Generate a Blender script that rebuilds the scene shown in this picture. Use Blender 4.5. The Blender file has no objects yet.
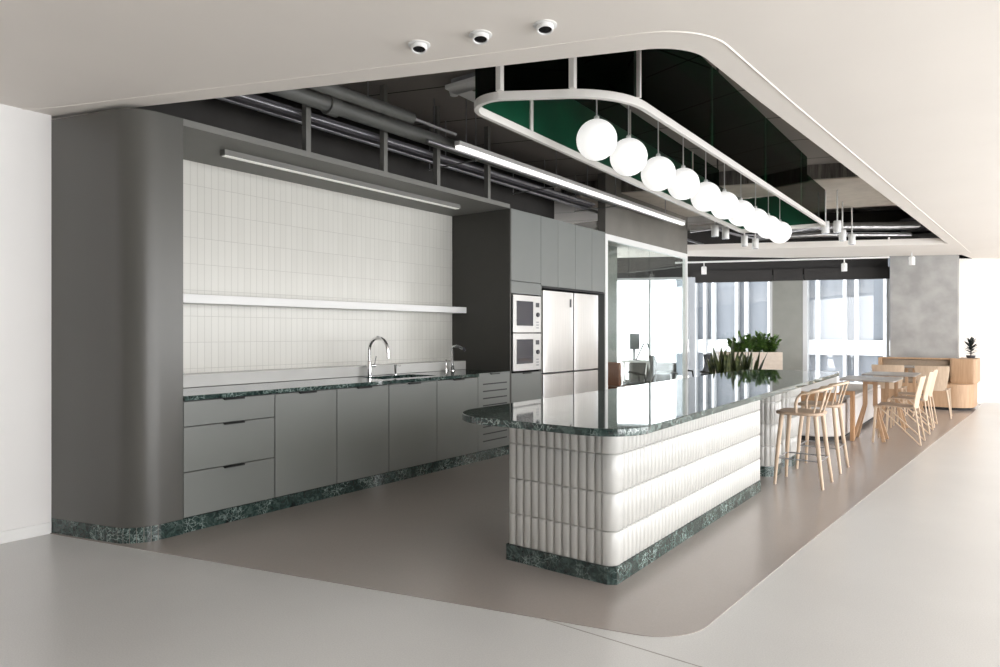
import bpy, bmesh, math, random
from mathutils import Vector, Matrix
random.seed(7)
PI = math.pi
S = bpy.context.scene
COL = S.collection

# ------------------------------------------------------------------ materials
MATS = {}
def nodes(name):
    m = bpy.data.materials.new(name); m.use_nodes = True
    nt = m.node_tree; b = nt.nodes['Principled BSDF']
    MATS[name] = m
    return m, nt, b
def ramp(nt, stops):
    r = nt.nodes.new('ShaderNodeValToRGB')
    e = r.color_ramp.elements
    while len(e) < len(stops): e.new(0.5)
    for el, (p, c) in zip(e, stops):
        el.position = p; el.color = (c[0], c[1], c[2], 1) if len(c) == 3 else c
    return r
def coord(nt, scale=(1, 1, 1), rot=(0, 0, 0)):
    t = nt.nodes.new('ShaderNodeTexCoord'); mp = nt.nodes.new('ShaderNodeMapping')
    mp.inputs['Scale'].default_value = scale; mp.inputs['Rotation'].default_value = rot
    nt.links.new(t.outputs['Object'], mp.inputs['Vector'])
    return mp.outputs['Vector']
def noise(nt, vec, scale, detail=4, rough=.5, dist=0):
    n = nt.nodes.new('ShaderNodeTexNoise')
    n.inputs['Scale'].default_value = scale; n.inputs['Detail'].default_value = detail
    n.inputs['Roughness'].default_value = rough; n.inputs['Distortion'].default_value = dist
    nt.links.new(vec, n.inputs['Vector'])
    return n.outputs['Fac']
def plain(name, col, rough=.5, metal=0, var=.04, vscale=6, bump=0, bscale=60, spec=.5, emit=0, ecol=None, stretch=(1, 1, 1)):
    m, nt, b = nodes(name)
    v = coord(nt, stretch)
    r = ramp(nt, [(.3, [c * (1 - var) for c in col]), (.7, [min(1, c * (1 + var)) for c in col])])
    nt.links.new(noise(nt, v, vscale), r.inputs['Fac'])
    nt.links.new(r.outputs['Color'], b.inputs['Base Color'])
    b.inputs['Roughness'].default_value = rough; b.inputs['Metallic'].default_value = metal
    b.inputs['Specular IOR Level'].default_value = spec
    if bump:
        bp = nt.nodes.new('ShaderNodeBump'); bp.inputs['Strength'].default_value = bump; bp.inputs['Distance'].default_value = .01
        nt.links.new(noise(nt, v, bscale), bp.inputs['Height']); nt.links.new(bp.outputs['Normal'], b.inputs['Normal'])
    if emit:
        b.inputs['Emission Color'].default_value = (*(ecol or col), 1); b.inputs['Emission Strength'].default_value = emit
    return m
def wood(name, a, c, axis=0, rough=.5, scale=9):
    m, nt, b = nodes(name)
    st = [14, 14, 14]; st[axis] = 1.0
    v = coord(nt, st)
    r = ramp(nt, [(.3, a), (.7, c)])
    nt.links.new(noise(nt, v, scale / 4, 6, .6, .4), r.inputs['Fac'])
    nt.links.new(r.outputs['Color'], b.inputs['Base Color'])
    b.inputs['Roughness'].default_value = rough
    return m
def glass(name, tint=(1, 1, 1), refl=.06, rough=.0, graze=.32):
    m = bpy.data.materials.new(name); m.use_nodes = True; nt = m.node_tree; nt.nodes.clear()
    o = nt.nodes.new('ShaderNodeOutputMaterial'); mx = nt.nodes.new('ShaderNodeMixShader')
    t = nt.nodes.new('ShaderNodeBsdfTransparent'); g = nt.nodes.new('ShaderNodeBsdfGlossy')
    t.inputs['Color'].default_value = (*tint, 1); g.inputs['Roughness'].default_value = rough
    lw = nt.nodes.new('ShaderNodeLayerWeight'); lw.inputs['Blend'].default_value = .25
    ma = nt.nodes.new('ShaderNodeMath'); ma.operation = 'MULTIPLY_ADD'; ma.inputs[1].default_value = graze; ma.inputs[2].default_value = refl
    nt.links.new(lw.outputs['Fresnel'], ma.inputs[0]); nt.links.new(ma.outputs[0], mx.inputs[0])
    nt.links.new(t.outputs[0], mx.inputs[1]); nt.links.new(g.outputs[0], mx.inputs[2]); nt.links.new(mx.outputs[0], o.inputs[0])
    MATS[name] = m; return m

plain('ceiling_paint', (.80, .755, .705), .7, var=.012, vscale=1.5)
plain('wall_paint', (.86, .85, .84), .65, var=.012, vscale=2)
plain('white_trim', (.86, .86, .85), .45, var=.01)
plain('grey_joinery', (.205, .216, .207), .42, var=.03, vscale=2)
plain('grey_panel', (.095, .093, .085), .34, var=.03, vscale=2)
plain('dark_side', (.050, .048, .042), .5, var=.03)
plain('soffit_grey', (.17, .168, .155), .55, var=.03)
plain('black_gap', (.012, .012, .013), .6)
plain('slot_dark', (.02, .022, .024), .5)
plain('handle_dark', (.035, .037, .037), .4)
plain('void_dark', (.045, .042, .039), .85, var=.15, vscale=3)
plain('void_wall', (.20, .19, .17), .8, var=.08, vscale=3)
plain('pipe_paint', (.15, .153, .145), .45, var=.12, vscale=5)
plain('galv', (.34, .34, .36), .35, metal=.6, var=.15, vscale=8)
plain('tray_metal', (.10, .095, .105), .45, metal=.3, var=.1)
plain('foil_duct', (.62, .62, .63), .28, metal=.85, var=.1, vscale=12, bump=.5, bscale=20)
plain('beige_board', (.62, .57, .50), .75, var=.08)
plain('white_metal', (.82, .82, .81), .4, var=.01)
plain('frame_white', (.74, .72, .68), .4, var=.02)
plain('chrome', (.86, .86, .87), .07, metal=1, var=.01)
plain('sink_steel', (.62, .62, .62), .28, metal=1, var=.05)
plain('steel_white', (.70, .70, .69), .30, metal=.55, var=.02, stretch=(1, 1, 30))
plain('knob_dark', (.06, .06, .07), .35)
plain('kerb_rubber', (.03, .03, .03), .7)
plain('cream_panel', (.70, .60, .52), .5, var=.03)
plain('fabric_light', (.60, .57, .55), .9, var=.05, vscale=40, bump=.2, bscale=200)
plain('fabric_tan', (.30, .235, .175), .9, var=.06, vscale=40, bump=.2, bscale=200)
plain('fabric_sofa', (.12, .12, .115), .9, var=.08, vscale=20)
plain('leather_orange', (.34, .10, .045), .45, var=.08)
plain('mesh_black', (.03, .032, .035), .6, var=.1)
plain('concrete', (.34, .335, .325), .75, var=.16, vscale=3.5, bump=.15, bscale=30)
plain('table_grey', (.34, .31, .285), .35, var=.04)
plain('dull_panel', (.23, .235, .21), .35, var=.04)
plain('window_metal', (.50, .51, .52), .4, metal=.3, var=.02)
plain('blind_dark', (.032, .030, .029), .8)
plain('curtain_grey', (.45, .48, .52), .8, var=.04)
plain('soil', (.05, .035, .025), .95)
plain('lens_black', (.015, .015, .017), .12)
plain('facade_white', (.36, .365, .37), .6)
plain('bolt_grey', (.30, .31, .33), .5)
plain('screen_grey', (.16, .165, .17), .3)
plain('opal_glass', (.86, .86, .85), .35, emit=.22, ecol=(1, .985, .96))
plain('tube_light', (.9, .9, .9), .4, emit=.38, ecol=(1, .98, .94))
plain('led_strip', (.9, .9, .85), .4, emit=.05, ecol=(1, .96, .88))
wood('ash', (.56, .42, .30), (.67, .53, .40), 2)
wood('ash_flat', (.43, .31, .22), (.52, .39, .29), 0)
wood('oak', (.43, .265, .15), (.55, .365, .23), 2)
wood('oak_warm', (.40, .22, .11), (.52, .31, .17), 2)
wood('pale_box', (.66, .55, .45), (.74, .64, .54), 0)
glass('window_glass', (.93, .95, .96), .04)
glass('partition_glass', (.90, .93, .92), .03, 0, .12)
glass('green_glass', (.03, .22, .12), .07, .02)
plain('green_lit_sheet', (.003, .055, .026), .3, var=.3, vscale=2)  # added inner layer, its colour carries the green of the globe-lit glass

def leaf_mat(name, a, c, rough=.4):
    m, nt, b = nodes(name); v = coord(nt)
    r = ramp(nt, [(.35, a), (.65, c)]); nt.links.new(noise(nt, v, 14), r.inputs['Fac'])
    nt.links.new(r.outputs['Color'], b.inputs['Base Color']); b.inputs['Roughness'].default_value = rough
leaf_mat('leaf_green', (.05, .12, .025), (.20, .33, .08))
leaf_mat('leaf_snake', (.025, .045, .018), (.14, .16, .06), .35)
leaf_mat('leaf_dark', (.012, .018, .02), (.035, .045, .04), .3)

def brushed():
    m, nt, b = nodes('fridge_steel'); v = coord(nt, (30, 1.2, 1.2))
    v = coord(nt, (1.5, 40, .6))
    r = ramp(nt, [(.3, (.70, .695, .68)), (.7, (.80, .79, .775))]); nt.links.new(noise(nt, v, 3, 5), r.inputs['Fac'])
    nt.links.new(r.outputs['Color'], b.inputs['Base Color']); b.inputs['Metallic'].default_value = .80; b.inputs['Roughness'].default_value = .34
brushed()
def microwave_window():
    m, nt, b = nodes('oven_glass'); b.inputs['Base Color'].default_value = (.05, .055, .075, 1)
    b.inputs['Roughness'].default_value = .04; b.inputs['Specular IOR Level'].default_value = 1.0; b.inputs['Coat Weight'].default_value = 1
microwave_window()

def marble():
    m, nt, b = nodes('green_marble'); v = coord(nt)
    r1 = ramp(nt, [(.32, (.006, .012, .012)), (.50, (.024, .046, .042)), (.66, (.085, .13, .12)), (.82, (.26, .33, .31))])
    nt.links.new(noise(nt, v, 22, 8, .68, 1.2), r1.inputs['Fac'])
    vo = nt.nodes.new('ShaderNodeTexVoronoi'); vo.feature = 'DISTANCE_TO_EDGE'; vo.inputs['Scale'].default_value = 24
    ad = nt.nodes.new('ShaderNodeVectorMath'); ad.operation = 'ADD'
    n2 = nt.nodes.new('ShaderNodeTexNoise'); n2.inputs['Scale'].default_value = 9; n2.inputs['Detail'].default_value = 5
    sc = nt.nodes.new('ShaderNodeVectorMath'); sc.operation = 'SCALE'; sc.inputs['Scale'].default_value = .22
    nt.links.new(v, n2.inputs['Vector']); nt.links.new(n2.outputs['Color'], sc.inputs[0]); nt.links.new(v, ad.inputs[0]); nt.links.new(sc.outputs[0], ad.inputs[1])
    nt.links.new(ad.outputs[0], vo.inputs['Vector'])
    r2 = ramp(nt, [(.0, (1, 1, 1)), (.06, (0, 0, 0))]); nt.links.new(vo.outputs['Distance'], r2.inputs['Fac'])
    ms = nt.nodes.new('ShaderNodeMath'); ms.operation = 'MULTIPLY'
    r3 = ramp(nt, [(.44, (0, 0, 0)), (.58, (.75, .75, .75))]); nt.links.new(noise(nt, v, 5, 3), r3.inputs['Fac'])
    nt.links.new(r2.outputs['Color'], ms.inputs[0]); nt.links.new(r3.outputs['Color'], ms.inputs[1])
    mx = nt.nodes.new('ShaderNodeMix'); mx.data_type = 'RGBA'
    nt.links.new(ms.outputs[0], mx.inputs['Factor']); nt.links.new(r1.outputs['Color'], mx.inputs[6]); mx.inputs[7].default_value = (.42, .52, .49, 1)
    nt.links.new(mx.outputs[2], b.inputs['Base Color']); b.inputs['Roughness'].default_value = .035; b.inputs['Specular IOR Level'].default_value = .75
    return m
marble()
def wall_tile():
    m, nt, b = nodes('wall_tile')
    t = nt.nodes.new('ShaderNodeTexCoord'); sx = nt.nodes.new('ShaderNodeSeparateXYZ'); cx = nt.nodes.new('ShaderNodeCombineXYZ')
    nt.links.new(t.outputs['Object'], sx.inputs[0]); nt.links.new(sx.outputs['Y'], cx.inputs['X']); nt.links.new(sx.outputs['Z'], cx.inputs['Y'])
    br = nt.nodes.new('ShaderNodeTexBrick'); br.offset = 0; br.squash = 1
    br.inputs['Scale'].default_value = 1; br.inputs['Brick Width'].default_value = .058; br.inputs['Row Height'].default_value = .205
    br.inputs['Mortar Size'].default_value = .0022; br.inputs['Mortar Smooth'].default_value = .3
    br.inputs['Color1'].default_value = (.66, .65, .605, 1); br.inputs['Color2'].default_value = (.635, .625, .58, 1); br.inputs['Mortar'].default_value = (.50, .49, .455, 1)
    nt.links.new(cx.outputs[0], br.inputs['Vector']); nt.links.new(br.outputs['Color'], b.inputs['Base Color'])
    bp = nt.nodes.new('ShaderNodeBump'); bp.inputs['Strength'].default_value = .5; bp.inputs['Distance'].default_value = .002; bp.invert = True
    nt.links.new(br.outputs['Fac'], bp.inputs['Height']); nt.links.new(bp.outputs['Normal'], b.inputs['Normal'])
    b.inputs['Roughness'].default_value = .28
wall_tile()
plain('glaze_white', (.53, .527, .505), .20, var=.03, vscale=4)
def floor_mat(name, base, spread, rough):
    m, nt, b = nodes(name); v = coord(nt)
    r = ramp(nt, [(.25, [c * (1 - spread) for c in base]), (.5, base), (.75, [min(1, c * (1 + spread)) for c in base])])
    n1 = noise(nt, v, 160, 3, .7); n2 = noise(nt, v, 1.2, 4, .6)
    a = nt.nodes.new('ShaderNodeMath'); a.operation = 'MULTIPLY_ADD'; a.inputs[1].default_value = .75
    s = nt.nodes.new('ShaderNodeMath'); s.operation = 'MULTIPLY'; s.inputs[1].default_value = .25
    nt.links.new(n2, s.inputs[0]); nt.links.new(n1, a.inputs[0]); nt.links.new(s.outputs[0], a.inputs[2]); nt.links.new(a.outputs[0], r.inputs['Fac'])
    nt.links.new(r.outputs['Color'], b.inputs['Base Color'])
    b.inputs['Roughness'].default_value = rough; b.inputs['Specular IOR Level'].default_value = .9
floor_mat('floor_light', (.60, .595, .585), .16, .30)
floor_mat('floor_warm', (.345, .305, .282), .08, .23)
def slab_mat():
    m, nt, b = nodes('slab_boards')
    t = nt.nodes.new('ShaderNodeTexCoord'); mp = nt.nodes.new('ShaderNodeMapping'); mp.inputs['Rotation'].default_value = (0, 0, -.33)
    nt.links.new(t.outputs['Object'], mp.inputs['Vector'])
    br = nt.nodes.new('ShaderNodeTexBrick'); br.offset = .0; br.inputs['Scale'].default_value = 1; br.inputs['Brick Width'].default_value = 6; br.inputs['Row Height'].default_value = .9
    br.inputs['Mortar Size'].default_value = .010; br.inputs['Color1'].default_value = (.28, .255, .235, 1); br.inputs['Color2'].default_value = (.255, .235, .215, 1); br.inputs['Mortar'].default_value = (.012, .011, .011, 1)
    nt.links.new(mp.outputs[0], br.inputs['Vector']); nt.links.new(br.outputs['Color'], b.inputs['Base Color']); b.inputs['Roughness'].default_value = .8
slab_mat()
def corrugated():
    m, nt, b = nodes('streaked_concrete'); v = coord(nt, (9, 9, .5))
    r = ramp(nt, [(.35, (.05, .045, .04)), (.65, (.22, .20, .18))]); nt.links.new(noise(nt, v, 2.2, 5, .7), r.inputs['Fac'])
    nt.links.new(r.outputs['Color'], b.inputs['Base Color']); b.inputs['Roughness'].default_value = .85
corrugated()
def facade_pane():
    m, nt, b = nodes('facade_pane'); v = coord(nt, (4, 1, .25))
    r = ramp(nt, [(.3, (.072, .080, .092)), (.7, (.092, .10, .113))]); nt.links.new(noise(nt, v, 1.5, 4), r.inputs['Fac'])
    nt.links.new(r.outputs['Color'], b.inputs['Base Color']); b.inputs['Roughness'].default_value = .5
facade_pane()
def foil():
    pass

# ------------------------------------------------------------------ mesh helper
class MB:
    def __init__(s): s.v = []; s.f = []
    def add(s, vs, fs):
        n = len(s.v); s.v += [tuple(p) for p in vs]; s.f += [tuple(i + n for i in f) for f in fs]; return s
    def box(s, x0, x1, y0, y1, z0, z1):
        return s.add([(x, y, z) for z in (z0, z1) for y in (y0, y1) for x in (x0, x1)],
                     [(0, 2, 3, 1), (4, 5, 7, 6), (0, 1, 5, 4), (2, 6, 7, 3), (0, 4, 6, 2), (1, 3, 7, 5)])
    def prism(s, poly, z0, z1):
        n = len(poly)
        a = sum(poly[i][0] * poly[(i + 1) % n][1] - poly[(i + 1) % n][0] * poly[i][1] for i in range(n))
        if a < 0: poly = poly[::-1]
        vs = [(p[0], p[1], z0) for p in poly] + [(p[0], p[1], z1) for p in poly]
        fs = [tuple(range(n - 1, -1, -1)), tuple(range(n, 2 * n))] + [(i, (i + 1) % n, n + (i + 1) % n, n + i) for i in range(n)]
        return s.add(vs, fs)
    def bar(s, p, q, w, h, up=(0, 0, 1), w2=None, h2=None):
        p = Vector(p); q = Vector(q); d = (q - p).normalized(); u = Vector(up)
        if abs(d.dot(u)) > .98: u = Vector((0, 1, 0))
        a = d.cross(u).normalized(); c = a.cross(d).normalized()
        vs = []
        for pt, ww, hh in ((p, w, h), (q, w2 or w, h2 or h)):
            for i, j in ((-1, -1), (1, -1), (1, 1), (-1, 1)): vs.append(pt + a * ww / 2 * i + c * hh / 2 * j)
        return s.add(vs, [(0, 1, 2, 3), (7, 6, 5, 4), (0, 4, 5, 1), (1, 5, 6, 2), (2, 6, 7, 3), (3, 7, 4, 0)])
    def tube(s, pts, r, n=10, closed=False, caps=True):
        pts = [Vector(p) for p in pts]; rs = r if isinstance(r, (list, tuple)) else [r] * len(pts)
        m = len(pts); vs = []; prev = None
        for i, p in enumerate(pts):
            if closed: t = pts[(i + 1) % m] - pts[i - 1]
            else: t = pts[min(i + 1, m - 1)] - pts[max(i - 1, 0)]
            t.normalize()
            if prev is None:
                u = Vector((0, 0, 1)) if abs(t.z) < .9 else Vector((1, 0, 0))
                a = t.cross(u).normalized()
            else:
                a = (prev - t * prev.dot(t)).normalized()
            prev = a; b = t.cross(a)
            for k in range(n):
                an = 2 * PI * k / n; vs.append(p + (a * math.cos(an) + b * math.sin(an)) * rs[i])
        fs = []
        for i in range(m if closed else m - 1):
            for k in range(n):
                j = (i + 1) % m
                fs.append((i * n + k, i * n + (k + 1) % n, j * n + (k + 1) % n, j * n + k))
        if caps and not closed:
            fs.append(tuple(range(n - 1, -1, -1))); fs.append(tuple((m - 1) * n + k for k in range(n)))
        return s.add(vs, fs)
    def lathe(s, prof, c=(0, 0, 0), n=24, axis='z'):
        vs = []; fs = []
        for (r, h) in prof:
            for k in range(n):
                a = 2 * PI * k / n
                p = (r * math.cos(a), r * math.sin(a), h)
                if axis == 'x': p = (h, p[0], p[1])
                if axis == 'y': p = (p[1], h, p[0])
                vs.append((p[0] + c[0], p[1] + c[1], p[2] + c[2]))
        for i in range(len(prof) - 1):
            for k in range(n):
                fs.append((i * n + k, i * n + (k + 1) % n, (i + 1) * n + (k + 1) % n, (i + 1) * n + k))
        if prof[0][0] > 1e-5: fs.append(tuple(range(n - 1, -1, -1)))
        if prof[-1][0] > 1e-5: fs.append(tuple((len(prof) - 1) * n + k for k in range(n)))
        return s.add(vs, fs)
    def build(s, name, mat, parent=None, bevel=0, smooth=False, seg=2, origin=None):
        me = bpy.data.meshes.new(name)
        if origin is None and parent is not None: off = Vector(parent.get('_o', (0, 0, 0)))
        elif origin is not None: off = Vector(origin)
        else: off = Vector((0, 0, 0))
        me.from_pydata([Vector(p) - off for p in s.v], [], s.f)
        bm = bmesh.new(); bm.from_mesh(me)
        bmesh.ops.remove_doubles(bm, verts=bm.verts, dist=1e-6)
        bmesh.ops.recalc_face_normals(bm, faces=bm.faces); bm.to_mesh(me); bm.free()
        me.materials.append(MATS[mat])
        if smooth:
            for p in me.polygons: p.use_smooth = True
        o = bpy.data.objects.new(name, me); COL.objects.link(o)
        if parent is not None:
            o.parent = parent; o['_o'] = tuple(off)
        else:
            o.location = off
            o['_o'] = tuple(off)
        if bevel:
            b = o.modifiers.new('bevel', 'BEVEL'); b.width = bevel; b.segments = seg; b.limit_method = 'ANGLE'; b.angle_limit = math.radians(40)
            if smooth or seg > 1:
                for p in me.polygons: p.use_smooth = True
                w = o.modifiers.new('wn', 'WEIGHTED_NORMAL'); w.keep_sharp = True
        if smooth and not bevel:
            try: me.set_sharp_from_angle(angle=math.radians(45))
            except Exception: pass
        return o
def B(*a): return MB().box(*a)
def tag(o, label, cat, group=None):
    o['label'] = label; o['category'] = cat
    if group: o['group'] = group
    return o
def thing(name, label, cat, loc=(0, 0, 0), group=None):
    o = bpy.data.objects.new(name, None); COL.objects.link(o); o.location = loc; o['_o'] = tuple(loc)
    o.empty_display_size = .1
    return tag(o, label, cat, group)
def struct(o): o['kind'] = 'structure'; return o
def dup(root, loc, rot=None, label=None, group=None):
    r = root.copy(); COL.objects.link(r); r.location = loc
    if rot is not None: r.rotation_euler = (0, 0, rot)
    if label: r['label'] = label
    if group: r['group'] = group
    for ch in list(root.children):
        c = ch.copy(); COL.objects.link(c); c.parent = r
        for g in list(ch.children):
            d = g.copy(); COL.objects.link(d); d.parent = c
    return r
def arc(cx, cy, r, a0, a1, n=10):
    return [(cx + r * math.cos(a0 + (a1 - a0) * i / n), cy + r * math.sin(a0 + (a1 - a0) * i / n)) for i in range(n + 1)]
def fillet(poly, radii, n=10):
    out = []; m = len(poly)
    for i, p in enumerate(poly):
        r = radii[i] if isinstance(radii, (list, tuple)) else radii
        if r <= 0: out.append(tuple(p)); continue
        P = Vector(p).to_2d() if len(p) > 2 else Vector(p); A = (Vector(poly[i - 1][:2]) - P).normalized(); C = (Vector(poly[(i + 1) % m][:2]) - P).normalized()
        ang = A.angle(C); t = r / math.tan(ang / 2); bis = (A + C).normalized(); ctr = P + bis * (r / math.sin(ang / 2))
        s0 = P + A * t - ctr; s1 = P + C * t - ctr
        a0 = math.atan2(s0.y, s0.x); a1 = math.atan2(s1.y, s1.x)
        while a1 - a0 > PI: a1 -= 2 * PI
        while a1 - a0 < -PI: a1 += 2 * PI
        out += arc(ctr.x, ctr.y, r, a0, a1, n)
    return out
def plate(outer, holes, z0, z1, name, mat):
    bm = bmesh.new()
    for loop in [outer] + holes:
        vs = [bm.verts.new((p[0], p[1], z0)) for p in loop]
        for i in range(len(vs)): bm.edges.new((vs[i], vs[(i + 1) % len(vs)]))
    bmesh.ops.triangle_fill(bm, use_beauty=True, use_dissolve=False, edges=bm.edges[:])
    r = bmesh.ops.extrude_face_region(bm, geom=bm.faces[:])
    bmesh.ops.translate(bm, verts=[g for g in r['geom'] if isinstance(g, bmesh.types.BMVert)], vec=(0, 0, z1 - z0))
    bmesh.ops.recalc_face_normals(bm, faces=bm.faces)
    me = bpy.data.meshes.new(name); bm.to_mesh(me); bm.free(); me.materials.append(MATS[mat])
    o = bpy.data.objects.new(name, me); COL.objects.link(o); return o

# ------------------------------------------------------------------ camera (level, 24 mm look, kitchen run recedes to the right)
F_PX = 670.0
yaw = math.atan(503 / F_PX)
cam = bpy.data.cameras.new('camera'); co = bpy.data.objects.new('camera', cam); COL.objects.link(co)
cam.sensor_width = 36; cam.lens = F_PX / 1000 * 36; cam.clip_start = .05; cam.clip_end = 200
co.location = (0, 0, 1.30); co.rotation_euler = (PI / 2, 0, yaw)
S.camera = co

CZ = 2.72      # plaster ceiling underside
SLAB = 3.45

# ------------------------------------------------------------------ the setting
struct(B(-9.5, 4.8, -7.6, 20, -.12, 0).build('floor', 'floor_light'))
inlay = [(-5.05, 1.70), (-4.914, 1.73)] + fillet([(-4.9, 1.733), (-1.06, 2.715), (-.97, 4.4), (-2, 4)], [0, .30, 0, 0])[1:-1] + [(-.849, 6.367), (-.648, 9.645), (-.40, 13.4), (-.32, 15.2), (-2.0, 15.0), (-4.3, 13.9), (-4.3, 10.9), (-4.25, 8.0), (-5.05, 8.0)]
struct(MB().prism(inlay, 0.0, .003).build('floor_inlay', 'floor_warm'))
struct(MB().bar((-1.66, 2.558, .0006), (3.5, 2.566, .0006), .004, .0012).build('floor_joint', 'table_grey'))
# plaster ceiling with its rounded opening
hole_front = [(-5.05, 1.74), (-4.33, 2.0), (-2.813, 2.585), (-1.839, 2.955)]
corner = fillet([(-1.839, 2.955), (-1.235, 3.19), (-1.19, 4.25), (-3, 4)], [0, .34, 0, 0], 14)[1:-1]
hole = hole_front + corner + [(-.70, 12.77), (-2.829, 11.79), (-4.36, 11.08), (-4.36, 8.02), (-5.08, 8.02)]
outer = [(-9.5, -7.6), (4.8, -7.6), (4.8, 19.6), (-.45, 15.6), (-.60, 14.67), (-3.20, 13.35), (-4.586, 11.95), (-9.5, 9.6)]
struct(plate(outer, [hole], CZ, CZ + .10, 'ceiling', 'ceiling_paint'))
bead = [(-5.05, 1.50), (-4.9, 1.62), (-4.7, 1.71), (-4.3, 1.86), (-2.95, 2.37), (-1.75, 2.80)]
bead += fillet([(-1.75, 2.80), (-1.10, 3.03), (-1.04, 4.3), (-3, 4)], [0, .42, 0, 0], 14)[1:-1] + [(-.56, 12.54), (-.46, 14.4)]
struct(MB().tube([(x, y, CZ + .002) for x, y in bead], .007, 8).build('trim_1', 'ceiling_paint', smooth=True))
struct(B(-9.5, 4.8, -7.6, 20, SLAB, SLAB + .1).build('ceiling_slab', 'slab_boards'))
struct(B(-5.12, -4.955, -7.6, 1.735, 0, CZ).build('wall_left', 'wall_paint'))
struct(B(-4.957, -4.945, -7.6, 1.728, 0, .075).build('baseboard_left', 'white_trim', bevel=.003))
struct(B(-5.12, 4.8, -7.75, -7.6, 0, SLAB).build('wall_back', 'dark_side'))  # unseen wall, dark finish added to cut bounce onto the end panel
struct(B(-5.18, -5.065, 1.73, 8.02, 0, 2.66).build('wall_kitchen', 'wall_tile'))
struct(B(-5.18, -5.065, 1.73, 8.02, 2.66, SLAB).build('wall_void', 'void_dark'))
struct(B(-4.36, -4.245, 8.0, 10.90, 2.635, SLAB).build('wall_partition', 'void_wall'))
struct(B(-5.18, -5.065, 8.02, 9.95, 0, CZ).build('wall_office', 'dull_panel'))
# far right wall, square to the view
def frame_pt(d, s): return (-.60 * d + .80 * s, .80 * d + .60 * s)
D = 12.7
a0 = frame_pt(D, 8.55); a1 = frame_pt(D, 15.3); a2 = frame_pt(D + .15, 15.3); a3 = frame_pt(D + .15, 8.55)
struct(MB().prism([a0, a1, a2, a3], 0, CZ).build('wall_far', 'ceiling_paint'))
b0 = frame_pt(D - .012, 8.55); b1 = frame_pt(D - .012, 15.3)
struct(MB().prism([b0, b1, a1, a0], 0, .08).build('baseboard_far', 'white_trim'))
# concrete column
struct(MB().prism([(-1.69, 14.42), (-.655, 14.62), (-.66, 15.3), (-1.75, 15.3)], 0, SLAB).build('wall_column', 'concrete'))
# window wall, running obliquely behind everything
WD = Vector((.927, .375)); WN = Vector((.375, -.927)); W0 = Vector((-5.232, 13.583))
def wp(s, off=0): p = W0 + WD * s + WN * off; return (p.x, p.y)
def wbox(s0, s1, o0, o1, z0, z1, mb=None): return (mb or MB()).prism([wp(s0, o0), wp(s1, o0), wp(s1, o1), wp(s0, o1)], z0, z1)
WT = 2.46
def window(n, s0, s1, muls, pane=True):
    fr = MB(); wbox(s0, s1, -.05, .05, WT - .03, WT + .02, fr); wbox(s0, s1, -.05, .05, 0, .05, fr)
    for m in [s0 + .025, s1 - .025] + muls: wbox(m - .025, m + .025, -.055, .055, .05, WT - .03, fr)
    o = struct(fr.build('window_%d' % n, 'window_metal'))
    if pane: struct(wbox(s0 + .03, s1 - .03, -.006, .006, .05, WT - .03).build('pane', 'window_glass', o))
    return o
window(1, -4.6, -.10, [-1.62, -.82]); window(2, .02, 1.60, [.06]); window(3, 2.17, 3.72, [2.23])
struct(wbox(1.60, 2.17, -.06, .05, 0, WT + .02).build('wall_window', 'dull_panel'))
struct(wbox(-4.6, 3.7, -.06, .04, WT + .02, SLAB).build('wall_recess', 'blind_dark'))
struct(MB().prism([wp(-4.6, -.1), wp(-4.6, .1), (-9.3, 9.6), (-9.5, 9.6), (-9.5, 11.9)], 0, SLAB).build('wall_office_end', 'wall_paint'))
for n, (s0, s1, h) in enumerate([(.02, 1.60, .17), (2.17, 3.72, .16), (1.60, 2.17, .16)]):
    tag(wbox(s0 + .01, s1 - .01, .07, .12, WT - h + .06, WT + .13).build('roller_blind', 'blind_dark'),
        ['dark rolled-up roller blind over the window left of the dull panel', 'dark rolled-up roller blind over the window beside the concrete column', 'dark rolled-up roller blind over the dull grey panel'][n], 'blind', 'roller blinds above the far windows')
tag(wbox(-.02, .10, .08, .16, 0, WT).build('curtain', 'curtain_grey'), 'narrow grey curtain drawn at the corner of the far windows', 'curtain')
# daylight side of the room (outside the frame): posts and head of the window wall
for k in range(4):
    struct(B(4.6, 4.8, 1.6 + k * 4.4, 2.05 + k * 4.4, 0, SLAB).build('trim_post', 'white_trim'))
struct(B(4.6, 4.8, -7.6, 20, CZ - .1, SLAB).build('wall_right', 'wall_paint'))
struct(B(4.6, 4.8, -7.6, -.9, 0, CZ - .1).build('wall_right_near', 'wall_paint'))  # unseen solid stretch, sized to keep daylight off the island front
struct(B(4.6, 4.8, 15.4, 20, 0, CZ - .1).build('wall_right_end', 'wall_paint'))
a4 = frame_pt(D + .4, 8.0); a5 = frame_pt(D + .4, 15.3); a6 = frame_pt(D + .5, 15.3); a7 = frame_pt(D + .5, 8.0)
struct(MB().prism([a4, a5, a6, a7], 0, SLAB).build('wall_far_shade_panel', 'blind_dark'))  # added dark panel blocks the sky gap, its colour stands for recess shade

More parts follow.
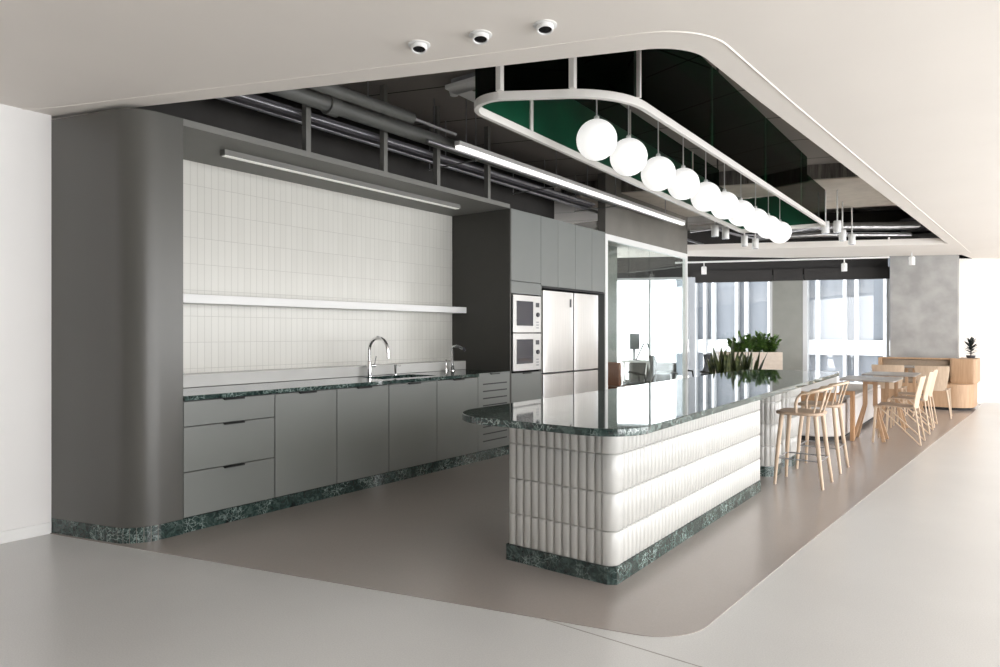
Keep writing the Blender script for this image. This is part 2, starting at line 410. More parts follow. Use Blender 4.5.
# ------------------------------------------------------------------ building across the street
FY = 26.0
fac = thing('neighbour_building', 'glazed office building with white fins and spandrel band outside the far windows', 'building', (-6, FY, 0))
B(-10.6, -1.8, FY, FY + .4, -3, 8).build('wall', 'facade_pane', fac)
for z0 in (.55, 4.6):
    B(-10.6, -1.8, FY - .10, FY, z0, z0 + .52).build('spandrel', 'facade_white', fac)
for x in (-10.1, -9.72, -9.324, -8.987, -8.096, -7.744, -6.9, -6.5, -5.626, -5.26, -4.39, -4.028, -3.169, -2.847):
    B(x - .045, x + .045, FY - .30, FY, -3, 8).build('fin', 'facade_white', fac)
for x in [-9.15, -8.75, -8.35, -7.9, -5.45, -5.15, -4.85, -4.6, -4.15, -3.95, -3.65, -3.4]:
    MB().lathe([(.0, -.03), (.055, -.03), (.055, 0)], (x, FY - .10, .80), 12, 'y').build('bolt', 'bolt_grey', fac)

# ------------------------------------------------------------------ kitchen run
KF = -4.24
prof = [(-4.955, 1.735)] + fillet([(-4.955, 1.735), (KF, 1.928), (KF, 2.235), (-4.9, 2.235)], [0, .215, 0, 0], 14)[1:-2] + [(KF, 2.235), (-5.06, 2.235), (-5.06, 1.76)]
ep = thing('end_panel', 'tall rounded dark grey end panel between the white wall and the kitchen run', 'panel', (-4.6, 2.0, 0))
MB().prism(prof, .10, 2.69).build('panel', 'grey_panel', ep, smooth=True)
MB().prism([(x, y - 0.0) for x, y in prof], .0, .098).build('kickboard', 'green_marble', ep)
jn = MB()
arcpts = [p for p in prof if -4.56 < p[0] and p[1] < 2.2][1:]
for i in range(0, len(arcpts), 2):
    x, y = arcpts[i]; jn.bar((x - .004, y + .002, .0), (x - .004, y + .002, .099), .012, .004)
jn.build('tile_joint', 'void_wall', ep)

soff = struct(B(-5.064, KF, 2.236, 5.826, 2.645, 2.69).build('ceiling_soffit', 'soffit_grey'))
ln = thing('linear_lamp', 'long slim grey linear light under the kitchen soffit above white tiles', 'lamp', (-4.55, 4.1, 2.62))
B(-4.60, -4.535, 2.70, 5.35, 2.605, 2.645).build('housing', 'soffit_grey', ln)
B(-4.592, -4.543, 2.71, 5.34, 2.601, 2.606).build('diffuser', 'led_strip', ln)

def pull(parent, y, z, length=.15):
    m = MB(); m.box(KF - .004, KF + .018, y - length / 2, y + length / 2, z - .004, z + .004); m.box(KF + .012, KF + .018, y - length / 2, y + length / 2, z - .009, z + .002)
    return m.build('handle', 'handle_dark', parent)
CT = .895
def base_cab(y0, y1, label, drawers=None):
    c = thing('base_cabinet', label, 'cabinet', (KF - .3, (y0 + y1) / 2, .1), 'grey base cabinets along the kitchen wall')
    B(-5.06, KF - .022, y0 + .001, y1 - .001, .10, .68 if y0 > 4 else CT - .032).build('body', 'black_gap', c)
    zt = CT - .038
    if drawers:
        for a, b in drawers:
            d = B(KF - .02, KF, y0 + .003, y1 - .003, a, b).build('drawer', 'grey_joinery', c, bevel=.002, seg=1)
            pull(d, y0 + (y1 - y0) * .52, b - .002)
    else:
        d = B(KF - .02, KF, y0 + .003, y1 - .003, .105, zt).build('door', 'grey_joinery', c, bevel=.002, seg=1)
        pull(d, (y0 + y1) / 2, zt - .002)
    return c
base_cab(2.236, 2.918, 'grey three-drawer base cabinet beside the rounded end panel', [(.105, .395), (.400, .690), (.695, CT - .038)])
base_cab(2.918, 3.486, 'grey one-door base cabinet next to the drawer cabinet')
base_cab(3.486, 4.051, 'grey one-door base cabinet just left of the sink')
base_cab(4.051, 4.665, 'grey one-door base cabinet directly below the sink')
base_cab(4.665, 5.278, 'grey one-door base cabinet between the sink and the slotted cabinet')
vc = thing('slotted_cabinet', 'grey base cabinet with horizontal vent slots beside the ovens', 'cabinet', (KF - .3, 5.55, .1))
B(-5.06, KF - .022, 5.279, 5.826, .10, CT - .032).build('body', 'black_gap', vc)
vd = B(KF - .02, KF, 5.281, 5.825, .105, .893).build('door', 'grey_joinery', vc, bevel=.002, seg=1)
pull(vd, 5.55, .885)
for k in range(9):
    B(KF - .002, KF + .0015, 5.36, 5.77, .775 - k * .073, .787 - k * .073).build('vent_slot', 'slot_dark', vd)
tag(B(-5.06, KF - .012, 2.205, 6.43, 0, .098).build('kickboard_strip', 'green_marble'), 'dark green marble kickboard running under the grey kitchen cabinets', 'kickboard')
# worktop with a sink cut-out
wt = plate([(-5.064, 2.237), (KF + .015, 2.237), (KF + .015, 5.279), (KF - .023, 5.279), (KF - .023, 5.826), (-5.064, 5.826)], [[(-4.72, 4.12), (-4.72, 4.80), (-4.37, 4.80), (-4.37, 4.12)]], CT - .030, CT, 'worktop', 'green_marble')
tag(wt, 'green marble kitchen worktop with sink cut-out along the tiled wall', 'worktop')
sk = thing('kitchen_sink', 'rectangular steel sink let into the green marble worktop', 'sink', (-4.6, 4.4, .70))
m = MB(); x0, x1, y0, y1 = -4.732, -4.358, 4.108, 4.812
m.box(x0, x0 + .014, y0, y1, .70, CT - .031); m.box(x1 - .014, x1, y0, y1, .70, CT - .031); m.box(x0, x1, y0, y0 + .014, .70, CT - .031); m.box(x0, x1, y1 - .014, y1, .70, CT - .031)
m.box(x0, x1, y0, y1, .69, .702); m.build('basin', 'sink_steel', sk)
MB().lathe([(0, .004), (.035, .004), (.04, 0)], (-4.55, 4.45, .702), 16).build('drain', 'chrome', sk)
# tall faucet and its soap pump
fx, fy = -4.79, 4.32
fa = thing('tall_faucet', 'tall chrome gooseneck faucet behind the sink', 'faucet', (fx, fy, CT))
MB().lathe([(.03, 0), (.03, .01), (.024, .014), (.024, .14), (.02, .15)], (fx, fy, CT), 20).build('body', 'chrome', fa, smooth=True)
pts = [(fx, fy, CT + .13), (fx, fy, CT + .25)] + [(fx + .11 - .11 * math.cos(t), fy + .03 * (t / PI), CT + .25 + .115 * math.sin(t)) for t in [PI * k / 14 for k in range(1, 15)]] + [(fx + .222, fy + .03, CT + .22)]
MB().tube(pts, .016, 12).build('spout', 'chrome', fa, smooth=True)
MB().tube([(fx + .222, fy + .03, CT + .215), (fx + .224, fy + .03, CT + .175)], [.014, .016], 12).build('spray_head', 'chrome', fa, smooth=True)
hv = MB().tube([(fx, fy + .02, CT + .10), (fx, fy + .075, CT + .10)], .017, 12).build('valve', 'chrome', fa, smooth=True)
MB().tube([(fx, fy + .065, CT + .10), (fx + .02, fy + .07, CT + .19)], .0045, 8).build('lever', 'chrome', hv, smooth=True)
sp = thing('soap_pump', 'small chrome soap pump right of the tall faucet', 'soap pump', (-4.79, 4.66, CT))
MB().lathe([(.018, 0), (.018, .008), (.011, .012), (.011, .085), (.015, .09), (.015, .10)], (-4.79, 4.66, CT), 14).build('body', 'chrome', sp, smooth=True)
MB().tube([(-4.79, 4.66, CT + .095), (-4.72, 4.66, CT + .09)], .006, 8).build('nozzle', 'chrome', sp, smooth=True)
# short filter tap near the slotted cabinet
tx, ty = -4.78, 5.50
tp = thing('filter_tap', 'slender chrome filter tap beside the slotted cabinet', 'faucet', (tx, ty, CT))
MB().lathe([(.034, 0), (.034, .008), (.026, .02), (.020, .055), (.013, .07)], (tx, ty, CT), 18).build('base', 'chrome', tp, smooth=True)
MB().tube([(tx, ty, CT + .06), (tx, ty, CT + .24), (tx + .012, ty + .008, CT + .262), (tx + .045, ty + .02, CT + .27), (tx + .115, ty + .05, CT + .245)], [.016, .014, .014, .015, .017], 12).build('spout', 'chrome', tp, smooth=True)
MB().tube([(tx + .11, ty + .05, CT + .25), (tx + .135, ty + .06, CT + .215)], [.015, .012], 12).build('outlet', 'knob_dark', tp, smooth=True)
MB().lathe([(.014, 0), (.014, .04), (.008, .05), (.008, .12), (.011, .125)], (tx - .02, ty - .075, CT), 14).build('side_valve', 'chrome', tp, smooth=True)
# ledge and shelf
tag(B(-5.064, -4.855, 2.236, 5.826, CT + .001, .992).build('upstand_ledge', 'glaze_white', bevel=.004), 'low white ledge at the back of the green worktop', 'ledge')
tag(B(-5.064, -4.845, 2.236, 5.826, 1.528, 1.596).build('wall_shelf', 'white_trim', bevel=.004), 'long white shelf across the tiled kitchen wall', 'shelf')

# tall oven housing
tc = thing('oven_housing', 'tall grey cabinet housing two built-in microwaves left of the fridges', 'cabinet', (KF - .3, 6.13, .1))
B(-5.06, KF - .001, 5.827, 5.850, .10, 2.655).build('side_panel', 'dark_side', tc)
m = MB(); m.box(-5.06, KF - .35, 5.85, 6.43, .10, 2.655); m.box(-5.06, KF - .022, 5.85, 6.43, .10, .868); m.box(-5.06, KF - .022, 5.85, 6.43, 1.745, 2.655)
m.box(-5.06, KF - .022, 6.412, 6.43, .10, 2.655)
m.build('body', 'black_gap', tc)
d = B(KF - .02, KF, 5.852, 6.428, .105, .868).build('lower_door', 'grey_joinery', tc, bevel=.002, seg=1); pull(d, 6.14, .862)
B(KF - .02, KF, 5.852, 6.428, 1.735, 1.868).build('filler_panel', 'grey_joinery', tc, bevel=.002, seg=1)
B(KF - .02, KF, 5.852, 6.428, 1.874, 2.65).build('upper_door', 'grey_joinery', tc, bevel=.002, seg=1)
def microwave(z0, z1, label):
    o = thing('microwave', label, 'microwave', (KF, 6.13, z0), 'built-in microwaves')
    m = MB(); X = KF + .014; y0, y1 = 5.87, 6.41
    m.box(-4.56, X - .016, y0 + .02, y1 - .02, z0 + .02, z1 - .02)
    m.build('body', 'knob_dark', o)
    wz0, wz1, wy0, wy1 = z0 + .075, z1 - .065, 5.93, 6.255
    m = MB(); m.box(X - .018, X, y0, wy0, z0, z1); m.box(X - .018, X, wy1, y1, z0, z1); m.box(X - .018, X, wy0, wy1, z0, wz0); m.box(X - .018, X, wy0, wy1, wz1, z1)
    m.build('fascia', 'steel_white', o, bevel=.002, seg=1)
    B(X - .014, X - .004, wy0 - .002, wy1 + .002, wz0 - .002, wz1 + .002).build('door_window', 'oven_glass', o)
    cp = B(X, X + .0015, 6.285, 6.385, z0 + .03, z1 - .03).build('control_panel', 'steel_white', o)
    B(X + .0015, X + .003, 6.30, 6.37, z1 - .125, z1 - .075).build('display', 'knob_dark', cp)
    MB().lathe([(.026, 0), (.026, .014), (.022, .018), (0, .018)], (X + .0015, 6.335, (z0 + z1) / 2 - .005), 18, 'x').build('knob', 'knob_dark', cp)
    for k in range(3):
        B(X + .0015, X + .003, 6.31, 6.36, z0 + .045 + k * .032, z0 + .058 + k * .032).build('button', 'galv', cp)
    return o
microwave(1.312, 1.722, 'upper built-in microwave with white steel fascia'); microwave(.892, 1.300, 'lower built-in microwave with white steel fascia')

# fridge bay
fb = thing('fridge_surround', 'dark recess framing the pair of steel fridges', 'cabinet', (KF - .3, 7.2, 0))
m = MB(); m.box(-5.06, -4.99, 6.432, 7.985, 0, 1.845); m.build('back_panel', 'black_gap', fb)
B(-5.06, KF, 7.965, 7.985, 0, 1.845).build('side_panel', 'grey_joinery', fb)
B(-5.06, KF, 6.4315, 6.445, 0, 1.845).build('near_side_panel', 'grey_joinery', fb)
B(-5.06, KF - .002, 6.446, 7.964, 1.825, 1.845).build('top_panel', 'black_gap', fb)
def fridge(y0, y1, label, disp):
    o = thing('fridge', label, 'fridge', (-4.5, (y0 + y1) / 2, 0), 'steel fridges')
    B(-4.96, -4.33, y0 + .008, y1 - .008, .05, 1.79).build('body', 'knob_dark', o)
    X = KF + .005
    def dr(z0, z1, nm):
        n = 12; vs = []; fs = []
        front = [(X - .008 * abs(2 * i / n - 1) ** 4, y0 + .006 + (y1 - y0 - .012) * i / n) for i in range(n + 1)]
        poly = front + [(-4.325, y1 - .006), (-4.325, y0 + .006)]
        return MB().prism(poly, z0, z1).build(nm, 'fridge_steel', o, bevel=.003, smooth=True)
    u = dr(.845, 1.80, 'upper_door'); dr(.06, .825, 'lower_door')
    if disp: B(X - .002, X + .002, y1 - .10, y1 - .065, 1.62, 1.72).build('display', 'knob_dark', u)
    for yy in (y0 + .08, y1 - .08):
        MB().lathe([(.02, 0), (.02, .05)], (-4.40, yy, 0), 10).build('foot', 'knob_dark', o)
    return o
fridge(6.475, 7.165, 'tall steel two-door fridge nearer the microwaves with a small black display', True)
fridge(7.180, 7.80, 'tall steel two-door fridge nearer the glass partition', False)
for n, (y0, y1) in enumerate([(6.431, 6.80), (6.80, 7.207), (7.207, 7.624), (7.624, 7.985)]):
    c = thing('overhead_cabinet', ['grey overhead cabinet beside the oven housing', 'grey overhead cabinet above the near fridge door edge, second from the oven housing', 'grey overhead cabinet above the far fridge, second from the glass partition', 'grey overhead cabinet beside the glass partition'][n], 'cabinet', (KF - .3, (y0 + y1) / 2, 1.85), 'overhead cabinets above the fridges')
    B(-5.06, KF - .022, y0 + .001, y1 - .001, 1.848, 2.655).build('body', 'black_gap', c)
    B(KF - .02, KF, y0 + .002, y1 - .002, 1.850, 2.65).build('door', 'grey_joinery', c, bevel=.002, seg=1)

# glass partition beyond the fridges
gp = struct(thing('glass_partition', '', '', (-4.28, 9.4, 0)))
for k in ('label', 'category'): del gp[k]
m = MB(); m.box(-4.31, -4.24, 7.99, 8.06, 0, 2.635); m.box(-4.31, -4.24, 8.06, 10.90, 2.555, 2.635); m.box(-4.31, -4.24, 10.86, 10.90, 0, 2.555); m.box(-4.31, -4.24, 8.06, 10.86, 0, .04)
struct(m.build('frame', 'white_trim', gp))
for k in range(4):
    y0 = 8.06 + k * .70; struct(B(-4.281, -4.271, y0 + .004, y0 + .696, .04, 2.555).build('pane', 'partition_glass', gp))

# ------------------------------------------------------------------ island
isl = thing('kitchen_island', 'long island clad in white ribbed tiles with green marble top', 'island', (-1.8, 5.0, 0))
IX0, IX1, IY0, IY1 = -2.268, -1.605, 3.11, 5.69
CR = .055
m = MB().prism(fillet([(IX0, IY0), (IX1, IY0), (IX1, IY1), (IX0, IY1)], [0, CR, 0, 0], 8), .0, .868); m.build('carcass', 'glaze_white', isl)
def kick(poly, name, parent): return MB().prism(poly, 0.0, .102).build(name, 'green_marble', parent)
e = .013
m = MB().prism([(IX0 - e, IY0 - e), (IX1 - .03, IY0 - e), (IX1 + e, IY0 + .015), (IX1 + e, IY1), (IX0 - e, IY1)], .0, .093); m.build('kickboard', 'green_marble', isl)
def rib_tiles(mb, p, q, nrm, n, zs, bulge=.0145, sub=8, gap=.001, end=.007):
    p = Vector(p); q = Vector(q); nrm = Vector(nrm); t = (q - p) / n
    for i in range(n):
        for (z0, z1) in zs:
            rows = [(z0 + .0008, .3), (z0 + end * .5, .8), (z0 + end, 1), (z1 - end, 1), (z1 - end * .5, .8), (z1 - .0008, .3)]
            vs = []; fs = []
            for (z, k) in rows:
                for j in range(sub + 1):
                    u = j / sub; sx = 2 * u - 1
                    h = bulge * math.sqrt(max(0, 1 - (sx * .985) ** 2)) * k - .001
                    pt = p + t * i + t * (gap / t.length + (1 - 2 * gap / t.length) * u) + nrm * h
                    vs.append((pt.x, pt.y, z))
            w = sub + 1
            for r in range(len(rows) - 1):
                for j in range(sub): fs.append((r * w + j, r * w + j + 1, (r + 1) * w + j + 1, (r + 1) * w + j))
            mb.add(vs, fs)
ZR = [(.095, .273), (.275, .473), (.475, .673), (.675, .866)]
m = MB(); rib_tiles(m, (IX0, IY0), (IX1 - CR, IY0), (0, -1), 12, ZR); m.build('front_tile_cladding', 'glaze_white', isl, smooth=True)
m = MB(); rib_tiles(m, (IX1, IY0 + CR), (IX1, IY1), (1, 0), 51, ZR); m.build('side_tile_cladding', 'glaze_white', isl, smooth=True)
m = MB(); rib_tiles(m, (IX0, IY1), (IX0, IY0), (-1, 0), 52, ZR, sub=4); m.build('rear_tile_cladding', 'glaze_white', isl, smooth=True)
m = MB()
for (z0, z1) in ZR:
    rows = [(z0 + .0008, .5), (z0 + .003, .85), (z0 + .006, 1), (z1 - .006, 1), (z1 - .003, .85), (z1 - .0008, .5)]
    vs = []; fs = []
    for z, k in rows:
        for j in range(13):
            a = -PI / 2 + PI / 2 * j / 12; r = CR + .0145 * k
            vs.append((IX1 - CR + r * math.cos(a), IY0 + CR + r * math.sin(a), z))
    for r in range(5):
        for j in range(12): fs.append((r * 13 + j, r * 13 + j + 1, (r + 1) * 13 + j + 1, (r + 1) * 13 + j))
    m.add(vs, fs)
m.build('corner_tile', 'glaze_white', isl, smooth=True)
def pedestal(y0, y1):
    r = .12; x0, x1 = -2.245, -1.66
    poly = fillet([(x0, y0), (x1, y0), (x1, y1), (x0, y1)], r, 8)
    pc = MB().prism(poly, 0, .868).build('pedestal', 'glaze_white', isl)
    kp = MB().prism(fillet([(x0 - e, y0 - e), (x1 + e, y0 - e), (x1 + e, y1 + e), (x0 - e, y1 + e)], r + e, 8), 0, .093).build('kickboard', 'green_marble', pc)
    mm = MB()
    rib_tiles(mm, (x0 + r, y0), (x1 - r, y0), (0, -1), 7, ZR); rib_tiles(mm, (x1, y0 + r), (x1, y1 - r), (1, 0), max(1, round((y1 - y0 - 2 * r) / .05)), ZR)
    for (cx, cy, a0) in ((x1 - r, y0 + r, -PI / 2), (x1 - r, y1 - r, 0), (x0 + r, y0 + r, PI)):
        for k in range(4):
            aa, ab = a0 + PI / 8 * k, a0 + PI / 8 * (k + 1); am = (aa + ab) / 2
            rib_tiles(mm, (cx + r * math.cos(aa), cy + r * math.sin(aa)), (cx + r * math.cos(ab), cy + r * math.sin(ab)), (math.cos(am), math.sin(am)), 1, ZR)
    mm.build('tile_cladding', 'glaze_white', pc, smooth=True)
pedestal(6.30, 6.66); pedestal(6.85, 7.42)
top = fillet([(-2.245, 2.475), (-1.215, 2.475), (-1.335, 7.72), (-2.29, 7.72)], [.30, .22, .22, .30], 12)
MB().prism(top, .868, .902).build('countertop', 'green_marble', isl, bevel=.004)

# ------------------------------------------------------------------ bar stools
def make_stool():
    o = thing('bar_stool', '', 'stool', (0, 0, 0), 'bar stools at the island')
    # faces -X, back at +X
    seat = fillet([(-.20, -.19), (.17, -.205), (.17, .205), (-.20, .19)], [.10, .12, .12, .10], 8)
    MB().prism(seat, .602, .628).build('seat', 'ash_flat', o, bevel=.008)
    for sx, sy in ((-1, -1), (-1, 1), (1, -1), (1, 1)):
        MB().tube([(sx * .135 - .01, sy * .135, .605), (sx * .162 - .01, sy * .162, .30), (sx * .19, sy * .19, 0)], [.019, .0175, .0125], 12).build('leg', 'ash', o, smooth=True)
    zf = .225
    def at(sx, sy): return (sx * .169 - .006, sy * .169, zf)
    for a, b in (((-1, -1), (-1, 1)), ((1, -1), (1, 1)), ((-1, -1), (1, -1)), ((-1, 1), (1, 1))):
        MB().tube([at(*a), at(*b)], .006, 8).build('footrest', 'galv', o, smooth=True)
    pts = [(-.02, -.185, .615), (-.02, -.19, .70), (-.005, -.195, .755), (.03, -.20, .79)]
    for k in range(0, 9):
        a = -PI / 2 + PI * k / 8; pts.append((.09 + .13 * math.cos(a), .195 * math.sin(a), .80 + .035 * math.cos(a)))
    pts += [(.03, .20, .79), (-.005, .195, .755), (-.02, .19, .70), (-.02, .185, .615)]
    MB().tube(pts, .0125, 10).build('back_rail', 'ash', o, smooth=True)
    for k in range(5):
        a = -PI / 2 + PI * (k + 1) / 6
        MB().tube([(.065 + .09 * math.cos(a), .165 * math.sin(a), .62), (.09 + .13 * math.cos(a), .195 * math.sin(a), .80 + .035 * math.cos(a))], .0075, 8).build('spindle', 'ash', o, smooth=True)
    return o
st = make_stool(); st.location = (-1.385, 6.235, 0.003); st['label'] = 'ash spindle-back bar stool under the island top, nearer the camera'
dup(st, (-1.393, 7.04, .003), None, 'ash spindle-back bar stool under the island top, nearer the upholstered bench')

# ------------------------------------------------------------------ cafe tables and chairs
def make_table(w, l):
    o = thing('cafe_table', '', 'table', (0, 0, 0), 'cafe tables along the benches')
    MB().prism(fillet([(-w / 2, -l / 2), (w / 2, -l / 2), (w / 2, l / 2), (-w / 2, l / 2)], .03, 5), .732, .752).build('tabletop', 'table_grey', o, bevel=.004)
    B(-.13, .13, -.13, .13, .715, .732).build('top_plate', 'oak', o)
    for sx, sy in ((-1, -1), (-1, 1), (1, -1), (1, 1)):
        m = MB(); k = (sx * .055, sy * .05, .42)
        m.bar((sx * .055, sy * .05, .716), k, .036, .024, (0, 1, 0)); m.bar((k[0], k[1], .43), (sx * .165, sy * .145, .0), .036, .024, (0, 1, 0), .038, .026)
        m.build('leg', 'oak', o, bevel=.003, seg=1)
    return o
t1 = make_table(.62, .80); t1.location = (-1.30, 9.28, .003); t1['label'] = 'grey-topped timber cafe table nearest the bar stools'
dup(t1, (-1.22, 10.55, .003), None, 'grey-topped timber cafe table in the middle of the row')
t3 = make_table(1.05, .62); t3.location = (-1.23, 13.0, .003); t3['label'] = 'wider cafe table directly in front of the far bench'

def make_chair():
    o = thing('cafe_chair', '', 'chair', (0, 0, 0), 'ash cafe chairs')
    # faces -X, back at +X
    n = 8; vs = []; fs = []
    prof = [(-.22, .425), (-.20, .445), (-.10, .452), (.04, .442), (.14, .436), (.20, .44)]
    m = MB()
    for (t, dz) in ((0, 0), (1, -.012)):
        for (x, z) in prof:
            for k in range(n + 1):
                y = -.215 + .43 * k / n; ww = 1 - .10 * max(0, (x - 0) / .2)
                vs.append((x, y * ww, z + dz - .010 * math.cos(y / .215 * PI / 2)))
    w = n + 1; L = len(prof)
    for i in range(L - 1):
        for k in range(n):
            a = i * w + k; fs.append((a, a + 1, a + w + 1, a + w)); b = L * w + a; fs.append((b, b + w, b + w + 1, b + 1))
    rim = [k for k in range(w)] + [i * w + n for i in range(1, L)] + [(L - 1) * w + k for k in range(n - 1, -1, -1)] + [i * w for i in range(L - 2, 0, -1)]
    for i in range(len(rim)):
        a, b = rim[i], rim[(i + 1) % len(rim)]; fs.append((a, L * w + a, L * w + b, b))
    m.add(vs, fs); m.build('seat', 'ash_flat', o, smooth=True)
    vs = []; fs = []; rows = [(.42, 0, .17), (.50, .012, .19), (.62, .035, .21), (.74, .062, .225), (.80, .075, .225)]
    for dx in (0, .012):
        for (z, xo, hw) in rows:
            for k in range(n + 1):
                u = 2 * k / n - 1; vs.append((.195 + xo + dx + .03 * (1 - u * u) - .02, hw * u, z))
    L = len(rows)
    for i in range(L - 1):
        for k in range(n):
            a = i * w + k; fs.append((a, a + w, a + w + 1, a + 1)); b = L * w + a; fs.append((b, b + 1, b + w + 1, b + w))
    rim = [k for k in range(w)] + [i * w + n for i in range(1, L)] + [(L - 1) * w + k for k in range(n - 1, -1, -1)] + [i * w for i in range(L - 2, 0, -1)]
    for i in range(len(rim)):
        a, b = rim[i], rim[(i + 1) % len(rim)]; fs.append((a, b, L * w + b, L * w + a))
    m = MB().add(vs, fs); m.build('backrest', 'ash', o, smooth=True)
    for s in (-1, 1):
        MB().bar((-.20, s * .20, .428), (-.225, s * .225, 0), .03, .018, (0, 1, 0), .022, .016).build('front_leg', 'ash', o, bevel=.003, seg=1)
        MB().tube([(.20, s * .185, .44), (.262, s * .245, .009)], .009, 8).build('rear_leg', 'ash', o, smooth=True)
        MB().tube([(-.20, s * .17, .425), (-.17, s * .18, .428), (.258, s * .24, .012)], .008, 8).build('brace', 'ash', o, smooth=True)
    MB().tube([(-.19, -.20, .415), (-.19, .20, .415)], .009, 8).build('front_rail', 'ash', o, smooth=True)
    return o
ch = make_chair(); ch.location = (-1.015, 9.28, .003); ch['label'] = 'ash rod-legged chair pulled out from the table nearest the bar stools'
dup(ch, (-1.01, 10.38, .003), None, 'ash rod-legged chair at the middle table, nearer the camera of its pair')
dup(ch, (-1.01, 11.10, .003), None, 'ash rod-legged chair at the middle table, nearer the far bench')
dup(ch, (-.87, 12.42, .003), -PI / 2, 'ash chair with its broad back to the camera, nearer the rounded wooden bench corner')
dup(ch, (-1.46, 12.42, .003), -PI / 2, 'ash chair with its broad back to the camera, nearer the windows')

# ------------------------------------------------------------------ benches
bn = thing('side_bench', 'light upholstered bench with wood arm beyond the island', 'bench', (-1.95, 10.8, 0))
MB().prism(fillet([(-2.28, 8.72), (-1.59, 8.78), (-1.59, 11.95), (-2.28, 11.95)], [0, .34, 0, 0], 10), 0, .06).build('plinth', 'kerb_rubber', bn)
MB().prism(fillet([(-2.30, 8.66), (-1.53, 8.72), (-1.53, 12.0), (-2.30, 12.0)], [0, .36, 0, 0], 10), .06, .46).build('base', 'fabric_light', bn, bevel=.02)
B(-2.16, -1.53, 9.13, 11.95, .46, .50).build('seat_pad', 'fabric_light', bn, bevel=.015)
a = B(-2.28, -1.44, 9.02, 9.12, .555, .60).build('arm_cap', 'oak_warm', bn, bevel=.004); B(-1.48, -1.44, 9.02, 9.12, .0, .556).build('post', 'oak_warm', a)
B(-2.25, -1.60, 9.04, 9.10, .46, .556).build('arm_panel', 'fabric_light', bn)
B(-2.05, -1.55, 8.66, 8.76, .60, .85).build('end_panel', 'wall_paint', bn, bevel=.01); B(-2.04, -1.58, 8.68, 8.74, .46, .60).build('end_panel_foot', 'oak_warm', bn)
B(-2.34, -2.16, 8.72, 11.95, .46, .62).build('backrest', 'fabric_light', bn, bevel=.02)
B(-2.36, -2.14, 8.72, 11.95, .62, .655).build('back_cap', 'oak_warm', bn, bevel=.004)

fbn = thing('far_bench', 'wooden bench with tan padded back in front of the concrete column', 'bench', (-1.1, 14.0, 0))
MB().prism(fillet([(-2.0, 13.72), (-.46, 13.66), (-.40, 14.4), (-2.0, 14.4)], [0, .26, 0, 0], 8), 0, .05).build('plinth', 'kerb_rubber', fbn)
MB().prism(fillet([(-2.0, 13.64), (-.40, 13.58), (-.36, 14.4), (-2.0, 14.4)], [0, .30, 0, 0], 10), .05, .44).build('base', 'oak', fbn, smooth=True)
B(-2.0, -.78, 13.62, 14.2, .44, .50).build('seat_pad', 'fabric_tan', fbn, bevel=.02)
MB().prism([(-1.78, 14.12), (-.75, 14.12), (-.75, 14.22), (-1.78, 14.22)], .50, .84).build('back_pad', 'fabric_tan', fbn, bevel=.02)
m = MB(); m.box(-1.83, -.36, 14.22, 14.28, .44, .86); m.box(-1.83, -1.78, 13.98, 14.22, .5, .86); m.box(-1.83, -.66, 14.10, 14.28, .84, .865)
m.build('back_frame', 'oak', fbn, bevel=.004)
MB().prism(fillet([(-.74, 13.98), (-.36, 13.96), (-.33, 14.95), (-.62, 14.95), (-.62, 14.29), (-.74, 14.29)], [.05, .06, 0, 0, 0, 0], 6), .44, .86).build('end_cabinet', 'oak', fbn, smooth=True)

def leaf(mb, base, d, length, width, droop=0, n=4, up=Vector((0, 0, 1))):
    base = Vector(base); d = Vector(d).normalized(); side = d.cross(up)
    if side.length < 1e-3: side = Vector((1, 0, 0))
    side.normalize(); vs = []; fs = []
    for i in range(n + 1):
        t = i / n; w = width * math.sin(PI * min(1, .12 + .88 * t)) ** .8 * .5 if i < n else 0.0005
        c = base + d * length * t + Vector((0, 0, -droop * t * t)); nn = side.cross(d).normalized()
        vs += [c - side * w, c + nn * w * .25, c + side * w]
    for i in range(n):
        for k in range(2): a = i * 3 + k; fs.append((a, a + 1, a + 4, a + 3))
    mb.add(vs, fs)
# dark plant on the end cabinet
px, py, pz = -.46, 14.62, .86
pl = thing('rubber_plant', 'small dark-leaved plant on the wooden end of the far bench', 'plant', (px, py, pz))
MB().lathe([(.06, 0), (.075, .05), (.07, .05), (.06, .045), (0, .045)], (px, py, pz), 16).build('pot', 'knob_dark', pl)
m = MB(); m.tube([(px, py, pz + .04), (px + .01, py, pz + .25)], .008, 6); m.build('stem', 'soil', pl)
m = MB()
for k in range(34):
    z = pz + .06 + .22 * k / 34; a = k * 2.4; el = .2 + .9 * k / 34
    leaf(m, (px, py, z), (math.cos(a) * math.cos(el), math.sin(a) * math.cos(el), math.sin(el)), .13 + .06 * random.random(), .05, .02)
m.build('foliage', 'leaf_dark', pl)

